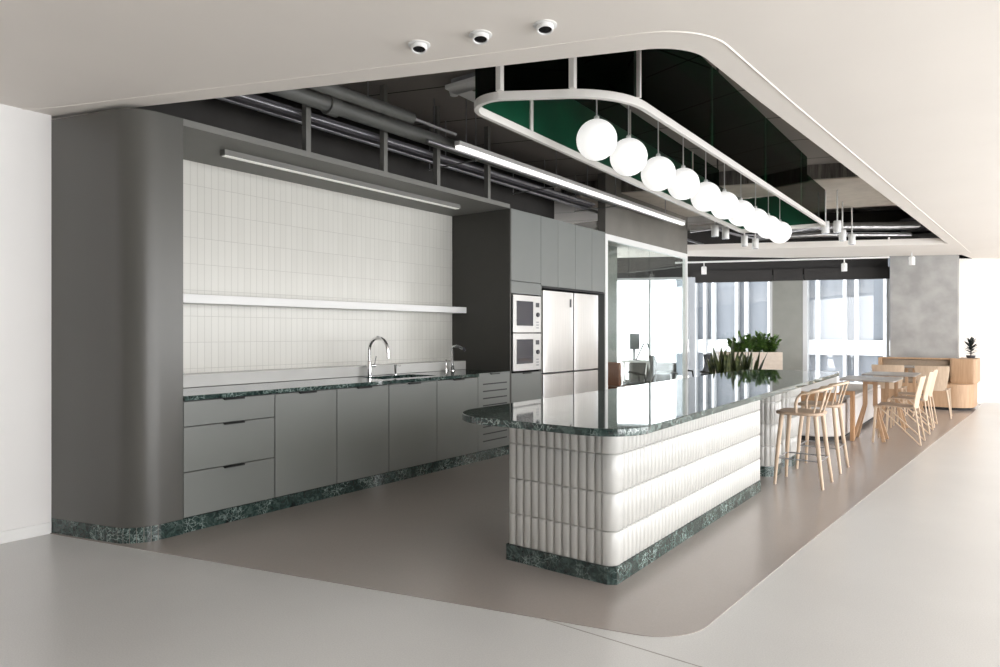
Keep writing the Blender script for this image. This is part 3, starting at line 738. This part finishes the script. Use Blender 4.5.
# planter box with bushy plants and a trough of snake plants behind the island
pbx = thing('planter_box', 'tall pale timber planter box behind the island', 'planter', (-3.1, 10.6, 0))
PD = Vector((.85, .52)).normalized(); PN = Vector((PD.y, -PD.x)); P0 = Vector((-3.55, 10.40))
def pp(s, o): q = P0 + PD * s + PN * o; return (q.x, q.y)
m = MB()
for s0, s1, o0, o1 in ((0, .96, 0, .03), (0, .96, -.40, -.37), (0, .03, -.37, 0), (.93, .96, -.37, 0)):
    m.prism([pp(s0, o0), pp(s1, o0), pp(s1, o1), pp(s0, o1)], 0, 1.01)
m.build('box', 'pale_box', pbx)
MB().prism([pp(.03, -.37), pp(.93, -.37), pp(.93, 0), pp(.03, 0)], .90, .95).build('soil', 'soil', pbx)
def bush(s, o, seed, h, label):
    random.seed(seed); q = pp(s, o); b = thing('bushy_plant', label, 'plant', (q[0], q[1], .95), 'bushy plants in the pale planter box')
    m = MB(); lf = MB()
    for k in range(24):
        a = random.random() * 2 * PI; sp = .03 + .21 * random.random(); hh = h * (.55 + .45 * random.random())
        tip = Vector((q[0] + math.cos(a) * sp, q[1] + math.sin(a) * sp, .95 + hh)); b0 = Vector((q[0] + .03 * math.cos(a), q[1] + .03 * math.sin(a), .95))
        m.tube([b0, (b0 + tip) / 2 + Vector((0, 0, .02)), tip], .004, 5)
        for j in range(16):
            t = .12 + .88 * j / 15; c = b0.lerp(tip, t); aa = a + (1 if j % 2 else -1) * 1.2 + random.uniform(-.4, .4); el = random.uniform(.2, .9)
            leaf(lf, c, (math.cos(aa) * math.cos(el), math.sin(aa) * math.cos(el), math.sin(el)), .075 + .04 * random.random(), .042, .01, 3)
    m.build('stems', 'leaf_green', b); lf.build('foliage', 'leaf_green', b)
bush(.36, -.18, 3, .27, 'bushy green plant at the window end of the pale planter box'); bush(.60, -.18, 4, .34, 'bushy green plant in the middle of the pale planter box'); bush(.83, -.18, 5, .30, 'bushy green plant at the outer end of the pale planter box')
tr = thing('planter_trough', 'low trough holding the snake plants behind the island', 'planter', (-2.85, 9.1, 0))
T0 = Vector((-3.18, 8.85)); TD = Vector((.80, .60))
def tq(s, o): q = T0 + TD * s + Vector((TD.y, -TD.x)) * o; return (q.x, q.y)
m = MB()
for s0, s1, o0, o1 in ((0, .72, .08, .10), (0, .72, -.12, -.10), (0, .02, -.10, .08), (.70, .72, -.10, .08)):
    m.prism([tq(s0, o0), tq(s1, o0), tq(s1, o1), tq(s0, o1)], 0, .70)
m.build('box', 'pale_box', tr); MB().prism([tq(.02, -.10), tq(.70, -.10), tq(.70, .08), tq(.02, .08)], .60, .66).build('soil', 'soil', tr)
for n, s in enumerate((.14, .29, .44, .59)):
    random.seed(20 + n); q = tq(s, 0)
    b = thing('snake_plant', ['snake plant at the sofa end of the trough, leaning outward', 'snake plant with the tallest blade in the trough', 'snake plant in front of the pale planter box, third from the sofa', 'snake plant at the end of the trough away from the sofa'][n], 'plant', (q[0], q[1], .66), 'snake plants in the trough')
    m = MB()
    for k in range(17):
        a = random.random() * 2 * PI; lean = random.uniform(.05, .42); ln_ = random.uniform(.30, .50)
        if n == 1 and k == 0: ln_, lean = .64, .06
        dx = math.cos(a) * lean - (.35 * TD.x if (n == 0 and k < 4) else 0) + (.14 * TD.x if (n == 3 and k < 3) else 0)
        dy = math.sin(a) * lean - (.35 * TD.y if (n == 0 and k < 4) else 0) + (.14 * TD.y if (n == 3 and k < 3) else 0)
        leaf(m, (q[0] + math.cos(a) * .05, q[1] + math.sin(a) * .05, .65), (dx, dy, 1), ln_, .06, .01, 6, Vector((math.cos(a * 1.7), math.sin(a * 1.7), 0.02)))
    m.build('foliage', 'leaf_snake', b)

# ------------------------------------------------------------------ office behind the glass
dk = thing('desk', 'white office desk behind the glass partition', 'desk', (-5.0, 10.6, 0))
o1 = Vector((-5.235, 10.45)); dd = Vector((.80, .60)); dn = Vector((-.60, .80))
def dq(s, o): q = o1 + dd * s + dn * o; return (q.x, q.y)
MB().prism([dq(0, 0), dq(.54, 0), dq(.54, .6), dq(0, .6)], .80, .83).build('top', 'white_trim', dk)
for s in (.06, .48):
    m = MB(); a = dq(s, .05); c = dq(s + (.10 if s > .2 else 0), .05); m.tube([(*a, .80), (*c, .0)], .014, 8); m.build('leg', 'white_trim', dk)
    m = MB(); a = dq(s + .08, .55); c = dq(s - .02, .55); m.tube([(*a, .80), (*c, .0)], .014, 8); m.build('leg', 'white_trim', dk)
mo = thing('monitor', 'grey computer monitor on the office desk', 'monitor', (*dq(.18, .3), .83))
MB().prism([dq(.20, .28), dq(.38, .33), dq(.375, .35), dq(.195, .30)], 1.02, 1.30).build('screen', 'screen_grey', mo)
MB().prism([dq(.26, .325), dq(.31, .335), dq(.31, .36), dq(.26, .36)], .84, 1.1).build('stand', 'galv', mo); MB().prism([dq(.18, .24), dq(.38, .24), dq(.38, .38), dq(.18, .38)], .83, .842).build('base', 'galv', mo)
dl = thing('desk_lamp', 'grey jointed desk lamp on the office desk', 'lamp', (*dq(.30, .15), .83))
a = dq(.28, .15); c = dq(.42, .15); g = dq(.50, .12)
MB().lathe([(.05, 0), (.05, .015), (.01, .02)], (*a, .83), 14).build('base', 'galv', dl); MB().tube([(*a, .84), (*c, 1.14)], .015, 8).build('lower_arm', 'screen_grey', dl)
h_ = MB().tube([(*c, 1.14), (*dq(.47, .13), 1.13), (*g, 1.05)], [.010, .012, .022], 10).build('lamp_head', 'screen_grey', dl)
oc = thing('lounge_chair', 'tan leather chair behind the near edge of the glass partition', 'chair', (-4.80, 9.5, 0))
MB().prism(fillet([(-5.0, 9.23), (-4.66, 9.23), (-4.66, 9.31), (-5.0, 9.31)], .03, 4), .50, .86).build('backrest', 'leather_orange', oc, bevel=.02)
B(-5.0, -4.66, 9.31, 9.72, .40, .48).build('seat', 'leather_orange', oc, bevel=.02)
for x in (-4.97, -4.69):
    for y in (9.30, 9.68): MB().tube([(x, y, .42), (x, y, 0)], .012, 8).build('leg', 'galv', oc)
so = thing('office_sofa', 'dark grey sofa behind the glass partition', 'sofa', (-4.8, 11.3, 0))
sq = lambda s, o: ((Vector((-5.42, 11.05)) + dd * s + dn * o).x, (Vector((-5.42, 11.05)) + dd * s + dn * o).y)
MB().prism(fillet([sq(0.05, 0), sq(.90, 0), sq(.90, .2), sq(.05, .2)], .06, 5), .12, .78).build('backrest', 'fabric_sofa', so, bevel=.04)
MB().prism([sq(.05, .2), sq(.90, .2), sq(.90, .8), sq(.05, .8)], .12, .42).build('seat', 'fabric_sofa', so, bevel=.04)
for s, o in ((.1, .05), (.85, .05), (.1, .75), (.85, .75)): MB().tube([(*sq(s, o), .12), (*sq(s, o), 0)], .02, 8).build('leg', 'knob_dark', so)
ctb = thing('side_table', 'low dark-topped table at the end of the office sofa', 'table', (-4.5, 11.0, 0))
cq = lambda s, o: ((Vector((-4.80, 10.80)) + dd * s + dn * o).x, (Vector((-4.80, 10.80)) + dd * s + dn * o).y)
MB().prism([cq(0, 0), cq(.42, 0), cq(.42, .4), cq(0, .4)], .60, .625).build('top', 'screen_grey', ctb)
for s, o in ((.03, .03), (.39, .03), (.03, .37), (.39, .37)): MB().tube([(*cq(s, o), .6), (*cq(s, o), 0)], .010, 6).build('leg', 'white_trim', ctb)
def task_chair():
    o = thing('task_chair', '', 'chair', (0, 0, 0), 'black mesh office chairs')
    n = 7; vs = []; fs = []
    for i in range(6):
        z = .52 + .42 * i / 5; x = .20 + .05 * math.sin(i / 5 * PI) + .05 * i / 5
        for k in range(n + 1): u = 2 * k / n - 1; vs.append((x - .05 * u * u, .21 * u * (1 - .15 * i / 5), z))
    for i in range(5):
        for k in range(n): q = i * (n + 1) + k; fs.append((q, q + 1, q + n + 2, q + n + 1))
    b_ = MB().add(vs, fs).build('backrest', 'mesh_black', o); sm = b_.modifiers.new('thick', 'SOLIDIFY'); sm.thickness = .02
    MB().prism(fillet([(-.24, -.23), (.20, -.22), (.20, .22), (-.24, .23)], .08, 5), .44, .50).build('seat', 'mesh_black', o, bevel=.015)
    MB().tube([(.0, 0, .44), (0, 0, .10)], .025, 10).build('column', 'galv', o)
    MB().tube([(.05, 0, .44), (.22, 0, .46), (.27, 0, .62)], .018, 8).build('back_arm', 'galv', o)
    for s in (-1, 1): MB().tube([(.05, s * .24, .46), (.03, s * .27, .64), (-.14, s * .27, .66)], .016, 8).build('armrest', 'mesh_black', o)
    bs = MB()
    for k in range(5): a = 2 * PI * k / 5; bs.tube([(0, 0, .11), (.28 * math.cos(a), .28 * math.sin(a), .07)], [.022, .014], 8)
    bb = bs.build('base', 'galv', o)
    for k in range(5): a = 2 * PI * k / 5; MB().lathe([(.03, -.012), (.03, .012)], (.28 * math.cos(a), .28 * math.sin(a), .03), 10, 'y').build('caster', 'mesh_black', bb)
    return o
k1 = task_chair(); k1.location = (-4.18, 11.27, 0); k1.rotation_euler = (0, 0, .9); k1['label'] = 'black mesh office chair between the glass partition and the snake plants'
dup(k1, (-4.72, 10.06, 0), .64, 'black wheeled office chair at the white desk behind the glass')

# ------------------------------------------------------------------ exposed ceiling services
PY0, PY1 = 1.9, 12.6
def pipe(name, label, pts, r, mat, cat='pipe', group='pipes in the exposed ceiling', n=12):
    return tag(MB().tube(pts, r, n).build(name, mat, smooth=True), label, cat, group)
pipe('conduit', 'long bright conduit nearest the kitchen soffit', [(-4.49, 2.25, 3.0), (-4.59, 12.6, 3.0)], .022, 'galv')
tag(B(-4.46, -4.385, 2.25, 7.9, 2.985, 3.05).build('cable_tray', 'tray_metal'), 'dark cable tray beside the lowest conduit', 'cable tray')
pipe('conduit', 'conduit along the inner edge of the dark cable tray', [(-4.362, 2.3, 3.0), (-4.362, 7.9, 3.02)], .014, 'galv')
p = thing('duct_pipe', 'fat grey pipe with a flange beside the cable tray', 'pipe', (-4.16, 5, 3.06), 'pipes in the exposed ceiling')
MB().tube([(-4.16, 2.3, 3.07), (-4.17, 8.3, 3.07)], .062, 20).build('barrel', 'pipe_paint', p, smooth=True)
MB().tube([(-4.162, 3.32, 3.07), (-4.162, 3.42, 3.07)], .082, 20).build('flange', 'pipe_paint', p, smooth=True)
p = thing('duct_pipe', 'fat grey pipe stub that ends before the bright tube light', 'pipe', (-3.86, 3.2, 3.06), 'pipes in the exposed ceiling')
MB().tube([(-3.88, 2.35, 3.06), (-3.86, 3.95, 3.06)], .045, 18).build('barrel', 'pipe_paint', p, smooth=True)
MB().tube([(-3.86, 3.95, 3.06), (-3.87, 4.5, 3.06)], .014, 8).build('tail', 'galv', p, smooth=True)
pipe('conduit', 'thin conduit under the bright tube light', [(-4.02, 4.3, 2.985), (-4.0, 9.8, 2.985)], .018, 'galv')
pipe('conduit', 'dark pipe high against the void wall', [(-4.85, 2.2, 3.15), (-4.85, 8.0, 3.15)], .035, 'pipe_paint')
pipe('conduit', 'dark pipe over the kitchen soffit', [(-4.68, 2.2, 3.28), (-4.68, 8.0, 3.28)], .045, 'pipe_paint')
pipe('conduit', 'thin pipe left of the green glass lantern', [(-3.6, 5.5, 3.2), (-3.62, 12.0, 3.2)], .025, 'galv')
tl = thing('tube_light', 'long bright tube light hung between the pipes and the glass lantern', 'lamp', (-3.95, 7.3, 3.0))
B(-3.985, -3.925, 4.62, 10.0, 3.005, 3.045).build('housing', 'white_metal', tl); B(-3.98, -3.93, 4.625, 9.99, 2.975, 3.005).build('diffuser', 'tube_light', tl)
for n, (x, y, z0) in enumerate([(-4.50, 5.08, 3.02), (-3.955, 4.75, 3.045), (-4.53, 6.95, 3.02), (-4.17, 3.75, 3.145), (-4.17, 4.55, 3.145), (-3.955, 7.0, 3.045), (-3.955, 9.3, 3.045), (-4.55, 9.0, 3.02)]):
    tag(MB().tube([(x, y, z0), (x, y, SLAB)], .006, 6).build('hanger_rod', 'galv'),
        ['ceiling rod holding the lowest conduit near the lamp end', 'ceiling rod at the near end of the bright tube light', 'ceiling rod holding the lowest conduit above the overhead cabinets', 'ceiling rod at the flange end of the fat grey pipe', 'ceiling rod further along the fat grey pipe', 'ceiling rod at the middle of the bright tube light', 'ceiling rod near the far end of the bright tube light', 'ceiling rod holding the lowest conduit above the glass partition'][n], 'rod', 'ceiling rods')
for n, y in enumerate((3.235, 4.04, 4.72, 5.5)):
    tag(B(-4.32, -4.268, y - .022, y + .022, 2.69, SLAB).build('soffit_hanger', 'soffit_grey'),
        ['grey post rising from the soffit edge, nearest the end panel', 'grey post rising from the soffit edge, second from the end panel', 'grey post rising from the soffit edge, third from the end panel', 'grey post rising from the soffit edge, nearest the oven housing'][n], 'post', 'soffit hanger posts')
for n, y in enumerate((5.0, 6.45, 7.9)):
    t = thing('pipe_hanger', ['trapeze hanger under the pipes nearest the near end of the tube light', 'trapeze hanger under the pipes by the oven housing', 'trapeze hanger under the pipes above the overhead cabinets'][n], 'hanger', (-4.2, y, 2.95), 'trapeze hangers under the pipes')
    B(-4.66, -4.03, y - .008, y + .008, 2.956, 2.966).build('crossbar', 'pipe_paint', t)
    for x in (-4.645, -4.045): MB().tube([(x, y, 2.95), (x, y, SLAB)], .006, 6).build('rod', 'galv', t)
ac = thing('air_conditioner', 'white ceiling cassette air conditioner beside the glass lantern', 'air conditioner', (-3.43, 4.58, 3.4))
m = MB(); x0, x1, y0, y1 = -3.77, -3.09, 4.24, 4.92
for q in ((x0, x1, y0, y0 + .15), (x0, x1, y1 - .15, y1), (x0, x0 + .15, y0 + .15, y1 - .15), (x1 - .15, x1, y0 + .15, y1 - .15)): m.box(*q, 3.36, 3.40)
m.build('bezel', 'white_metal', ac, bevel=.01)
B(x0 + .04, x1 - .04, y0 + .04, y1 - .04, 3.40, SLAB).build('body', 'galv', ac)
for k in range(5): B(x0 + .16, x1 - .16, y0 + .17 + k * .07, y0 + .20 + k * .07, 3.365, 3.385).build('louvre', 'void_wall', ac)
sd = thing('smoke_detector', 'small white detector beside the ceiling cassette', 'detector', (-3.82, 4.18, 3.38))
MB().lathe([(.0, -.035), (.035, -.03), (.045, 0), (.02, .01)], (-3.80, 4.40, 3.39), 16).build('sensor', 'white_metal', sd, smooth=True); MB().tube([(-3.80, 4.40, 3.39), (-3.80, 4.40, SLAB)], .02, 8).build('mount', 'white_metal', sd)
# cross beam and board
bmp = [(-5.06, 8.19), (-1.535, 9.35), (4.6, 11.37), (4.6, 13.6), (-1.84, 11.6), (-5.06, 10.6)]
struct(MB().prism(bmp, 3.265, SLAB).build('ceiling_beam', 'streaked_concrete'))
struct(MB().prism([(x, y + (.01 if i < 3 else -.01)) for i, (x, y) in enumerate(bmp)], 3.25, 3.265).build('ceiling_beam_board', 'beige_board'))
# ducts at the far end
pipe('foil_duct', 'silver flexible duct above the spotlights at the far end', [(-3.0, 12.0, 3.05), (-2.2, 12.25, 3.07), (-1.5, 12.55, 3.05), (-.7, 13.0, 3.06)], .07, 'foil_duct', 'duct', 'ducts at the far end', 16)
p = pipe('black_duct', 'wide dark duct behind the silver flexible duct', [(-2.6, 12.9, 3.22), (.6, 14.1, 3.22)], .21, 'void_dark', 'duct', 'ducts at the far end', 22)
pipe('foil_duct', 'thin silver duct low at the far edge of the opening', [(-3.4, 11.75, 2.92), (-2.4, 12.0, 2.93), (-1.2, 12.7, 2.90)], .04, 'foil_duct', 'duct', 'ducts at the far end', 12)
p = thing('fan_box', 'black fan box beside the far ducts', 'fan box', (-1.2, 12.5, 3.0), None)
B(-1.35, -.95, 12.72, 13.0, 2.98, 3.18).build('casing', 'knob_dark', p); MB().lathe([(.09, 0), (.09, .12), (.075, .12), (.075, .02), (0, .02)], (-.95, 12.86, 3.08), 16, 'x').build('spigot', 'knob_dark', p)
random.seed(5)
for n in range(6):
    x0 = -4.1 + n * .28; pts = [(x0 + .25 * t + random.uniform(-.1, .1), 10.6 + .35 * t + .1 * n, 2.95 + .07 * math.sin(t * 1.7 + n)) for t in range(5)]
    pipe('flex_cable', ['loose cable loop above the glass partition end', 'second loose cable over the partition end', 'loose cable over the far ceiling strip', 'loose cable under the silver duct', 'loose cable beside the far spotlights', 'loose cable at the far edge of the ceiling opening'][n], pts, .012, 'galv', 'cable', 'loose cables in the far ceiling', 8)
pipe('silver_pipe', 'silver pipe crossing behind the globe lights', [(-4.2, 10.9, 3.06), (-3.0, 11.3, 3.1), (-2.4, 11.55, 3.1)], .05, 'foil_duct', 'pipe', 'pipes in the exposed ceiling')

# ------------------------------------------------------------------ green glass lantern and globe lights
lan = thing('glass_lantern', 'rounded green glass ceiling lantern with pale frame above the island', 'lantern', (-2.35, 6.7, 2.75))
ring = [(-2.765, 3.165), (-1.86, 3.72), (-1.925, 9.91), (-3.015, 9.81)]
outl = fillet(ring, [.20, .58, .08, .08], 12)
P1 = (-1.86 - .0105 * (8.75 - 3.72), 8.75); P2 = (-2.765 - .0376 * (8.75 - 3.165), 8.75)
outl = outl[:26] + [P1] + outl[26:] + [P2]
def offset_poly(poly, d):
    n = len(poly); out = []
    a = sum(poly[i][0] * poly[(i + 1) % n][1] - poly[(i + 1) % n][0] * poly[i][1] for i in range(n)); sg = 1 if a > 0 else -1
    for i in range(n):
        p0 = Vector(poly[i - 1]); p1 = Vector(poly[i]); p2 = Vector(poly[(i + 1) % n])
        t = ((p1 - p0).normalized() + (p2 - p1).normalized()); t.normalize(); nn = Vector((t.y, -t.x)) * sg
        out.append(tuple(p1 + nn * d))
    return out
def ring_band(mb, poly, wi, wo, z0, z1):
    A = offset_poly(poly, wo); C = offset_poly(poly, -wi); n = len(poly)
    vs = [(x, y, z) for z in (z0, z1) for P in (A, C) for x, y in P]; fs = []
    for i in range(n):
        j = (i + 1) % n
        fs += [(i, j, n + j, n + i), (2 * n + i, 3 * n + i, 3 * n + j, 2 * n + j), (i, 2 * n + i, 2 * n + j, j), (n + i, n + j, 3 * n + j, 3 * n + i)]
    mb.add(vs, fs)
m = MB(); ring_band(m, outl, .017, .017, 2.748, 2.80); m.build('frame', 'frame_white', lan, bevel=.003, seg=1)
N = len(outl)
def sheet(idx, d, th, mat, name, GT):
    m = MB(); A = offset_poly(outl, d + th / 2); C = offset_poly(outl, d - th / 2); vs = []; fs = []
    for i in idx: vs += [(*A[i], 2.80), (*A[i], GT), (*C[i], GT), (*C[i], 2.80)]
    for k in range(len(idx) - 1):
        a, b = 4 * k, 4 * k + 4
        for q in range(4): fs.append((a + q, b + q, b + (q + 1) % 4, a + (q + 1) % 4))
    fs.append((0, 1, 2, 3)); e_ = 4 * (len(idx) - 1); fs.append((e_ + 3, e_ + 2, e_ + 1, e_))
    m.add(vs, fs); return m.build(name, mat, lan)
def pane_run(idx, name, top):
    sheet(idx, .006, .008, 'green_glass', name, top); sheet(idx, -.006, .003, 'green_lit_sheet', name.replace('pane', 'lit_sheet'), 3.22)
HI = SLAB - .005; LO = 3.235
pane_run(list(range(0, 13)), 'corner_pane', HI); pane_run([12, 13], 'front_pane', HI); pane_run(list(range(13, 26)), 'corner_pane', HI)
pane_run([25, 26], 'side_pane', HI); pane_run(list(range(26, 54)), 'end_pane', LO); pane_run([53, 0], 'far_side_pane', HI)
def mull(p, z1=SLAB, w=.022):
    B(p[0] - w / 2, p[0] + w / 2, p[1] - w / 2, p[1] + w / 2, 2.80, z1).build('mullion', 'frame_white', lan)
def lerp2(p, q, t): return (p[0] + (q[0] - p[0]) * t, p[1] + (q[1] - p[1]) * t)
for x, y, w in ((-2.49, 3.315, .036), (-2.105, 3.545, .036), (-1.853, 3.94, .024)): mull((x, y), SLAB, w)
for y in (5.338, 6.914, 8.468): mull((-1.862 - .0105 * (y - 3.72), y), SLAB)
for y in (4.1, 5.9, 7.7): mull((-2.765 - .0376 * (y - 3.165), y), SLAB, .016 if y > 4.5 else .036)
# globe pendants
gl = [(-2.405, 4.395, 2.733), (-2.425, 4.965, 2.729), (-2.43, 5.56, 2.708), (-2.435, 6.15, 2.724), (-2.43, 6.74, 2.698), (-2.435, 7.33, 2.70), (-2.44, 7.92, 2.70), (-2.445, 8.51, 2.695), (-2.45, 9.10, 2.69), (-2.455, 9.68, 2.69)]
g0 = thing('globe_pendant', '', 'lamp', (0, 0, 0), 'row of globe lights in the glass lantern')
MB().lathe([(0 if i in (0, 24) else .15 * math.sin(PI * i / 24), -.15 * math.cos(PI * i / 24)) for i in range(25)], (0, 0, 0), 32).build('globe', 'opal_glass', g0, smooth=True)
MB().lathe([(.02, .145), (.02, .17), (.008, .18)], (0, 0, 0), 12).build('cap', 'white_metal', g0); MB().tube([(0, 0, .17), (0, 0, SLAB - 2.73)], .005, 6).build('cord', 'white_metal', g0)
ordn = ['nearest', 'second', 'third', 'fourth', 'fifth', 'sixth', 'seventh', 'eighth', 'ninth', 'last']
for i, p in enumerate(gl):
    lb = ('white globe pendant, ' + ('closest to the camera in the row' if i == 0 else 'furthest along the row, by the window end' if i == 9 else ordn[i] + ' in the row from the large near globe'))
    if i == 0: g0.location = p; g0['label'] = lb
    else: dup(g0, p, None, lb)
# hanging cylinder spotlights
cyl = [(-1.942, 10.003), (-1.80, 10.03), (-1.899, 10.97), (-1.86, 11.5), (-3.258, 9.406), (-3.217, 9.733), (-3.241, 10.70), (-3.20, 11.138)]
c0 = thing('cylinder_pendant', '', 'lamp', (0, 0, 0), 'white cylinder pendants')
MB().lathe([(.046, -.085), (.05, -.08), (.05, .07), (.046, .075), (.008, .08)], (0, 0, 0), 18).build('shade', 'white_metal', c0, smooth=True)
MB().lathe([(0, -.080), (.04, -.080), (.04, -.086), (0, -.086)], (0, 0, 0), 14).build('lens', 'lens_black', c0); MB().tube([(0, 0, .075), (0, 0, .494)], .010, 8).build('rod', 'white_metal', c0)
lbs = ['white cylinder pendant touching the far corner of the green lantern', 'white cylinder pendant just outside the lantern far corner', 'white cylinder pendant under the silver duct, nearer the lantern', 'white cylinder pendant under the silver duct, nearer the windows', 'white cylinder pendant left of the globes, nearest the tube light', 'white cylinder pendant left of the globes, second from the tube light', 'white cylinder pendant below the globes, nearer the tube light', 'white cylinder pendant below the globes, nearer the windows']
for i, (x, y) in enumerate(cyl):
    if i == 0: c0.location = (x, y, 2.755); c0['label'] = lbs[0]
    else: dup(c0, (x, y, 2.755), None, lbs[i])
tag(MB().tube([wp(-.3, .85) + (2.70,), wp(3.5, .85) + (2.70,)], .018, 8).build('light_track', 'white_metal'), 'white lighting track running along the far windows', 'track')
ts = thing('track_spot', '', 'lamp', (0, 0, 0), 'spotlights on the far track')
MB().lathe([(.05, -.16), (.05, -.02), (.02, 0)], (0, 0, 0), 16).build('shade', 'white_metal', ts, smooth=True); MB().tube([(0, 0, 0), (0, 0, .06)], .01, 8).build('stem', 'white_metal', ts)
a = wp(.25, .85); ts.location = (*a, 2.62); ts['label'] = 'white track spotlight at the office end of the far track'
a = wp(2.75, .85); dup(ts, (*a, 2.62), None, 'white track spotlight left of the concrete column')
dup(ts, (-1.28, 13.75, 2.66), None, 'white spotlight in front of the concrete column')

# ------------------------------------------------------------------ ceiling downlights
d0 = thing('downlight', '', 'lamp', (0, 0, 0), 'tilting downlights in the plaster ceiling')
MB().lathe([(.036, .0), (.054, .0), (.055, -.003), (.046, -.006), (.040, -.005), (.036, 0)], (0, 0, 0), 28).build('trim_ring', 'white_metal', d0, smooth=True)
tilt = Matrix.Rotation(math.radians(10), 4, Vector((-.8, -.6, 0)))
def tl_(mb): mb.v = [tuple(tilt @ Vector(p)) for p in mb.v]; return mb
tl_(MB().lathe([(.039, .010), (.039, -.026), (.037, -.029), (.032, -.029), (.029, -.018)], (0, 0, 0), 28)).build('barrel', 'white_metal', d0, smooth=True)
tl_(MB().lathe([(0, -.018), (.031, -.018), (.031, -.023), (0, -.023)], (0, 0, 0), 24)).build('lens', 'lens_black', d0)
for i, (x, y) in enumerate([(-2.295, 2.395), (-1.985, 2.49), (-1.685, 2.59)]):
    lb = ['white tilting downlight furthest from the globe lights', 'white tilting downlight in the middle of the three', 'white tilting downlight nearest the globe lights'][i]
    if i == 0: d0.location = (x, y, CZ); d0['label'] = lb
    else: dup(d0, (x, y, CZ), None, lb)

# ------------------------------------------------------------------ light
w = bpy.data.worlds.new('sky'); S.world = w; w.use_nodes = True
bg = w.node_tree.nodes['Background']; bg.inputs['Color'].default_value = (.985, .99, 1, 1); bg.inputs['Strength'].default_value = 2.6
def portal(loc, rot, sx, sy):
    l = bpy.data.lights.new('window_portal', 'AREA'); l.shape = 'RECTANGLE'; l.size = sx; l.size_y = sy; l.cycles.is_portal = True
    o = bpy.data.objects.new('window_portal', l); COL.objects.link(o); o.location = loc; o.rotation_euler = rot; return o
portal((4.85, 7.25, 1.3), (0, PI / 2, 0), 2.62, 16.3)
wa = math.atan2(WD.y, WD.x); mid = W0 + WD * (-.5) - WN * .12
portal((mid.x, mid.y, 1.25), (PI / 2, 0, wa + PI), 8.2, 2.5)
for o in COL.objects:
    if '_o' in o: del o['_o']

S.view_settings.view_transform = 'Standard'; S.view_settings.look = 'None'; S.view_settings.gamma = 1; S.view_settings.use_curve_mapping = False
S.view_settings.exposure = 1.68
S.cycles.max_bounces = 12; S.cycles.diffuse_bounces = 6; S.cycles.glossy_bounces = 6; S.cycles.transparent_max_bounces = 16
S.cycles.use_denoising = True
S.cycles.sample_clamp_indirect = 8
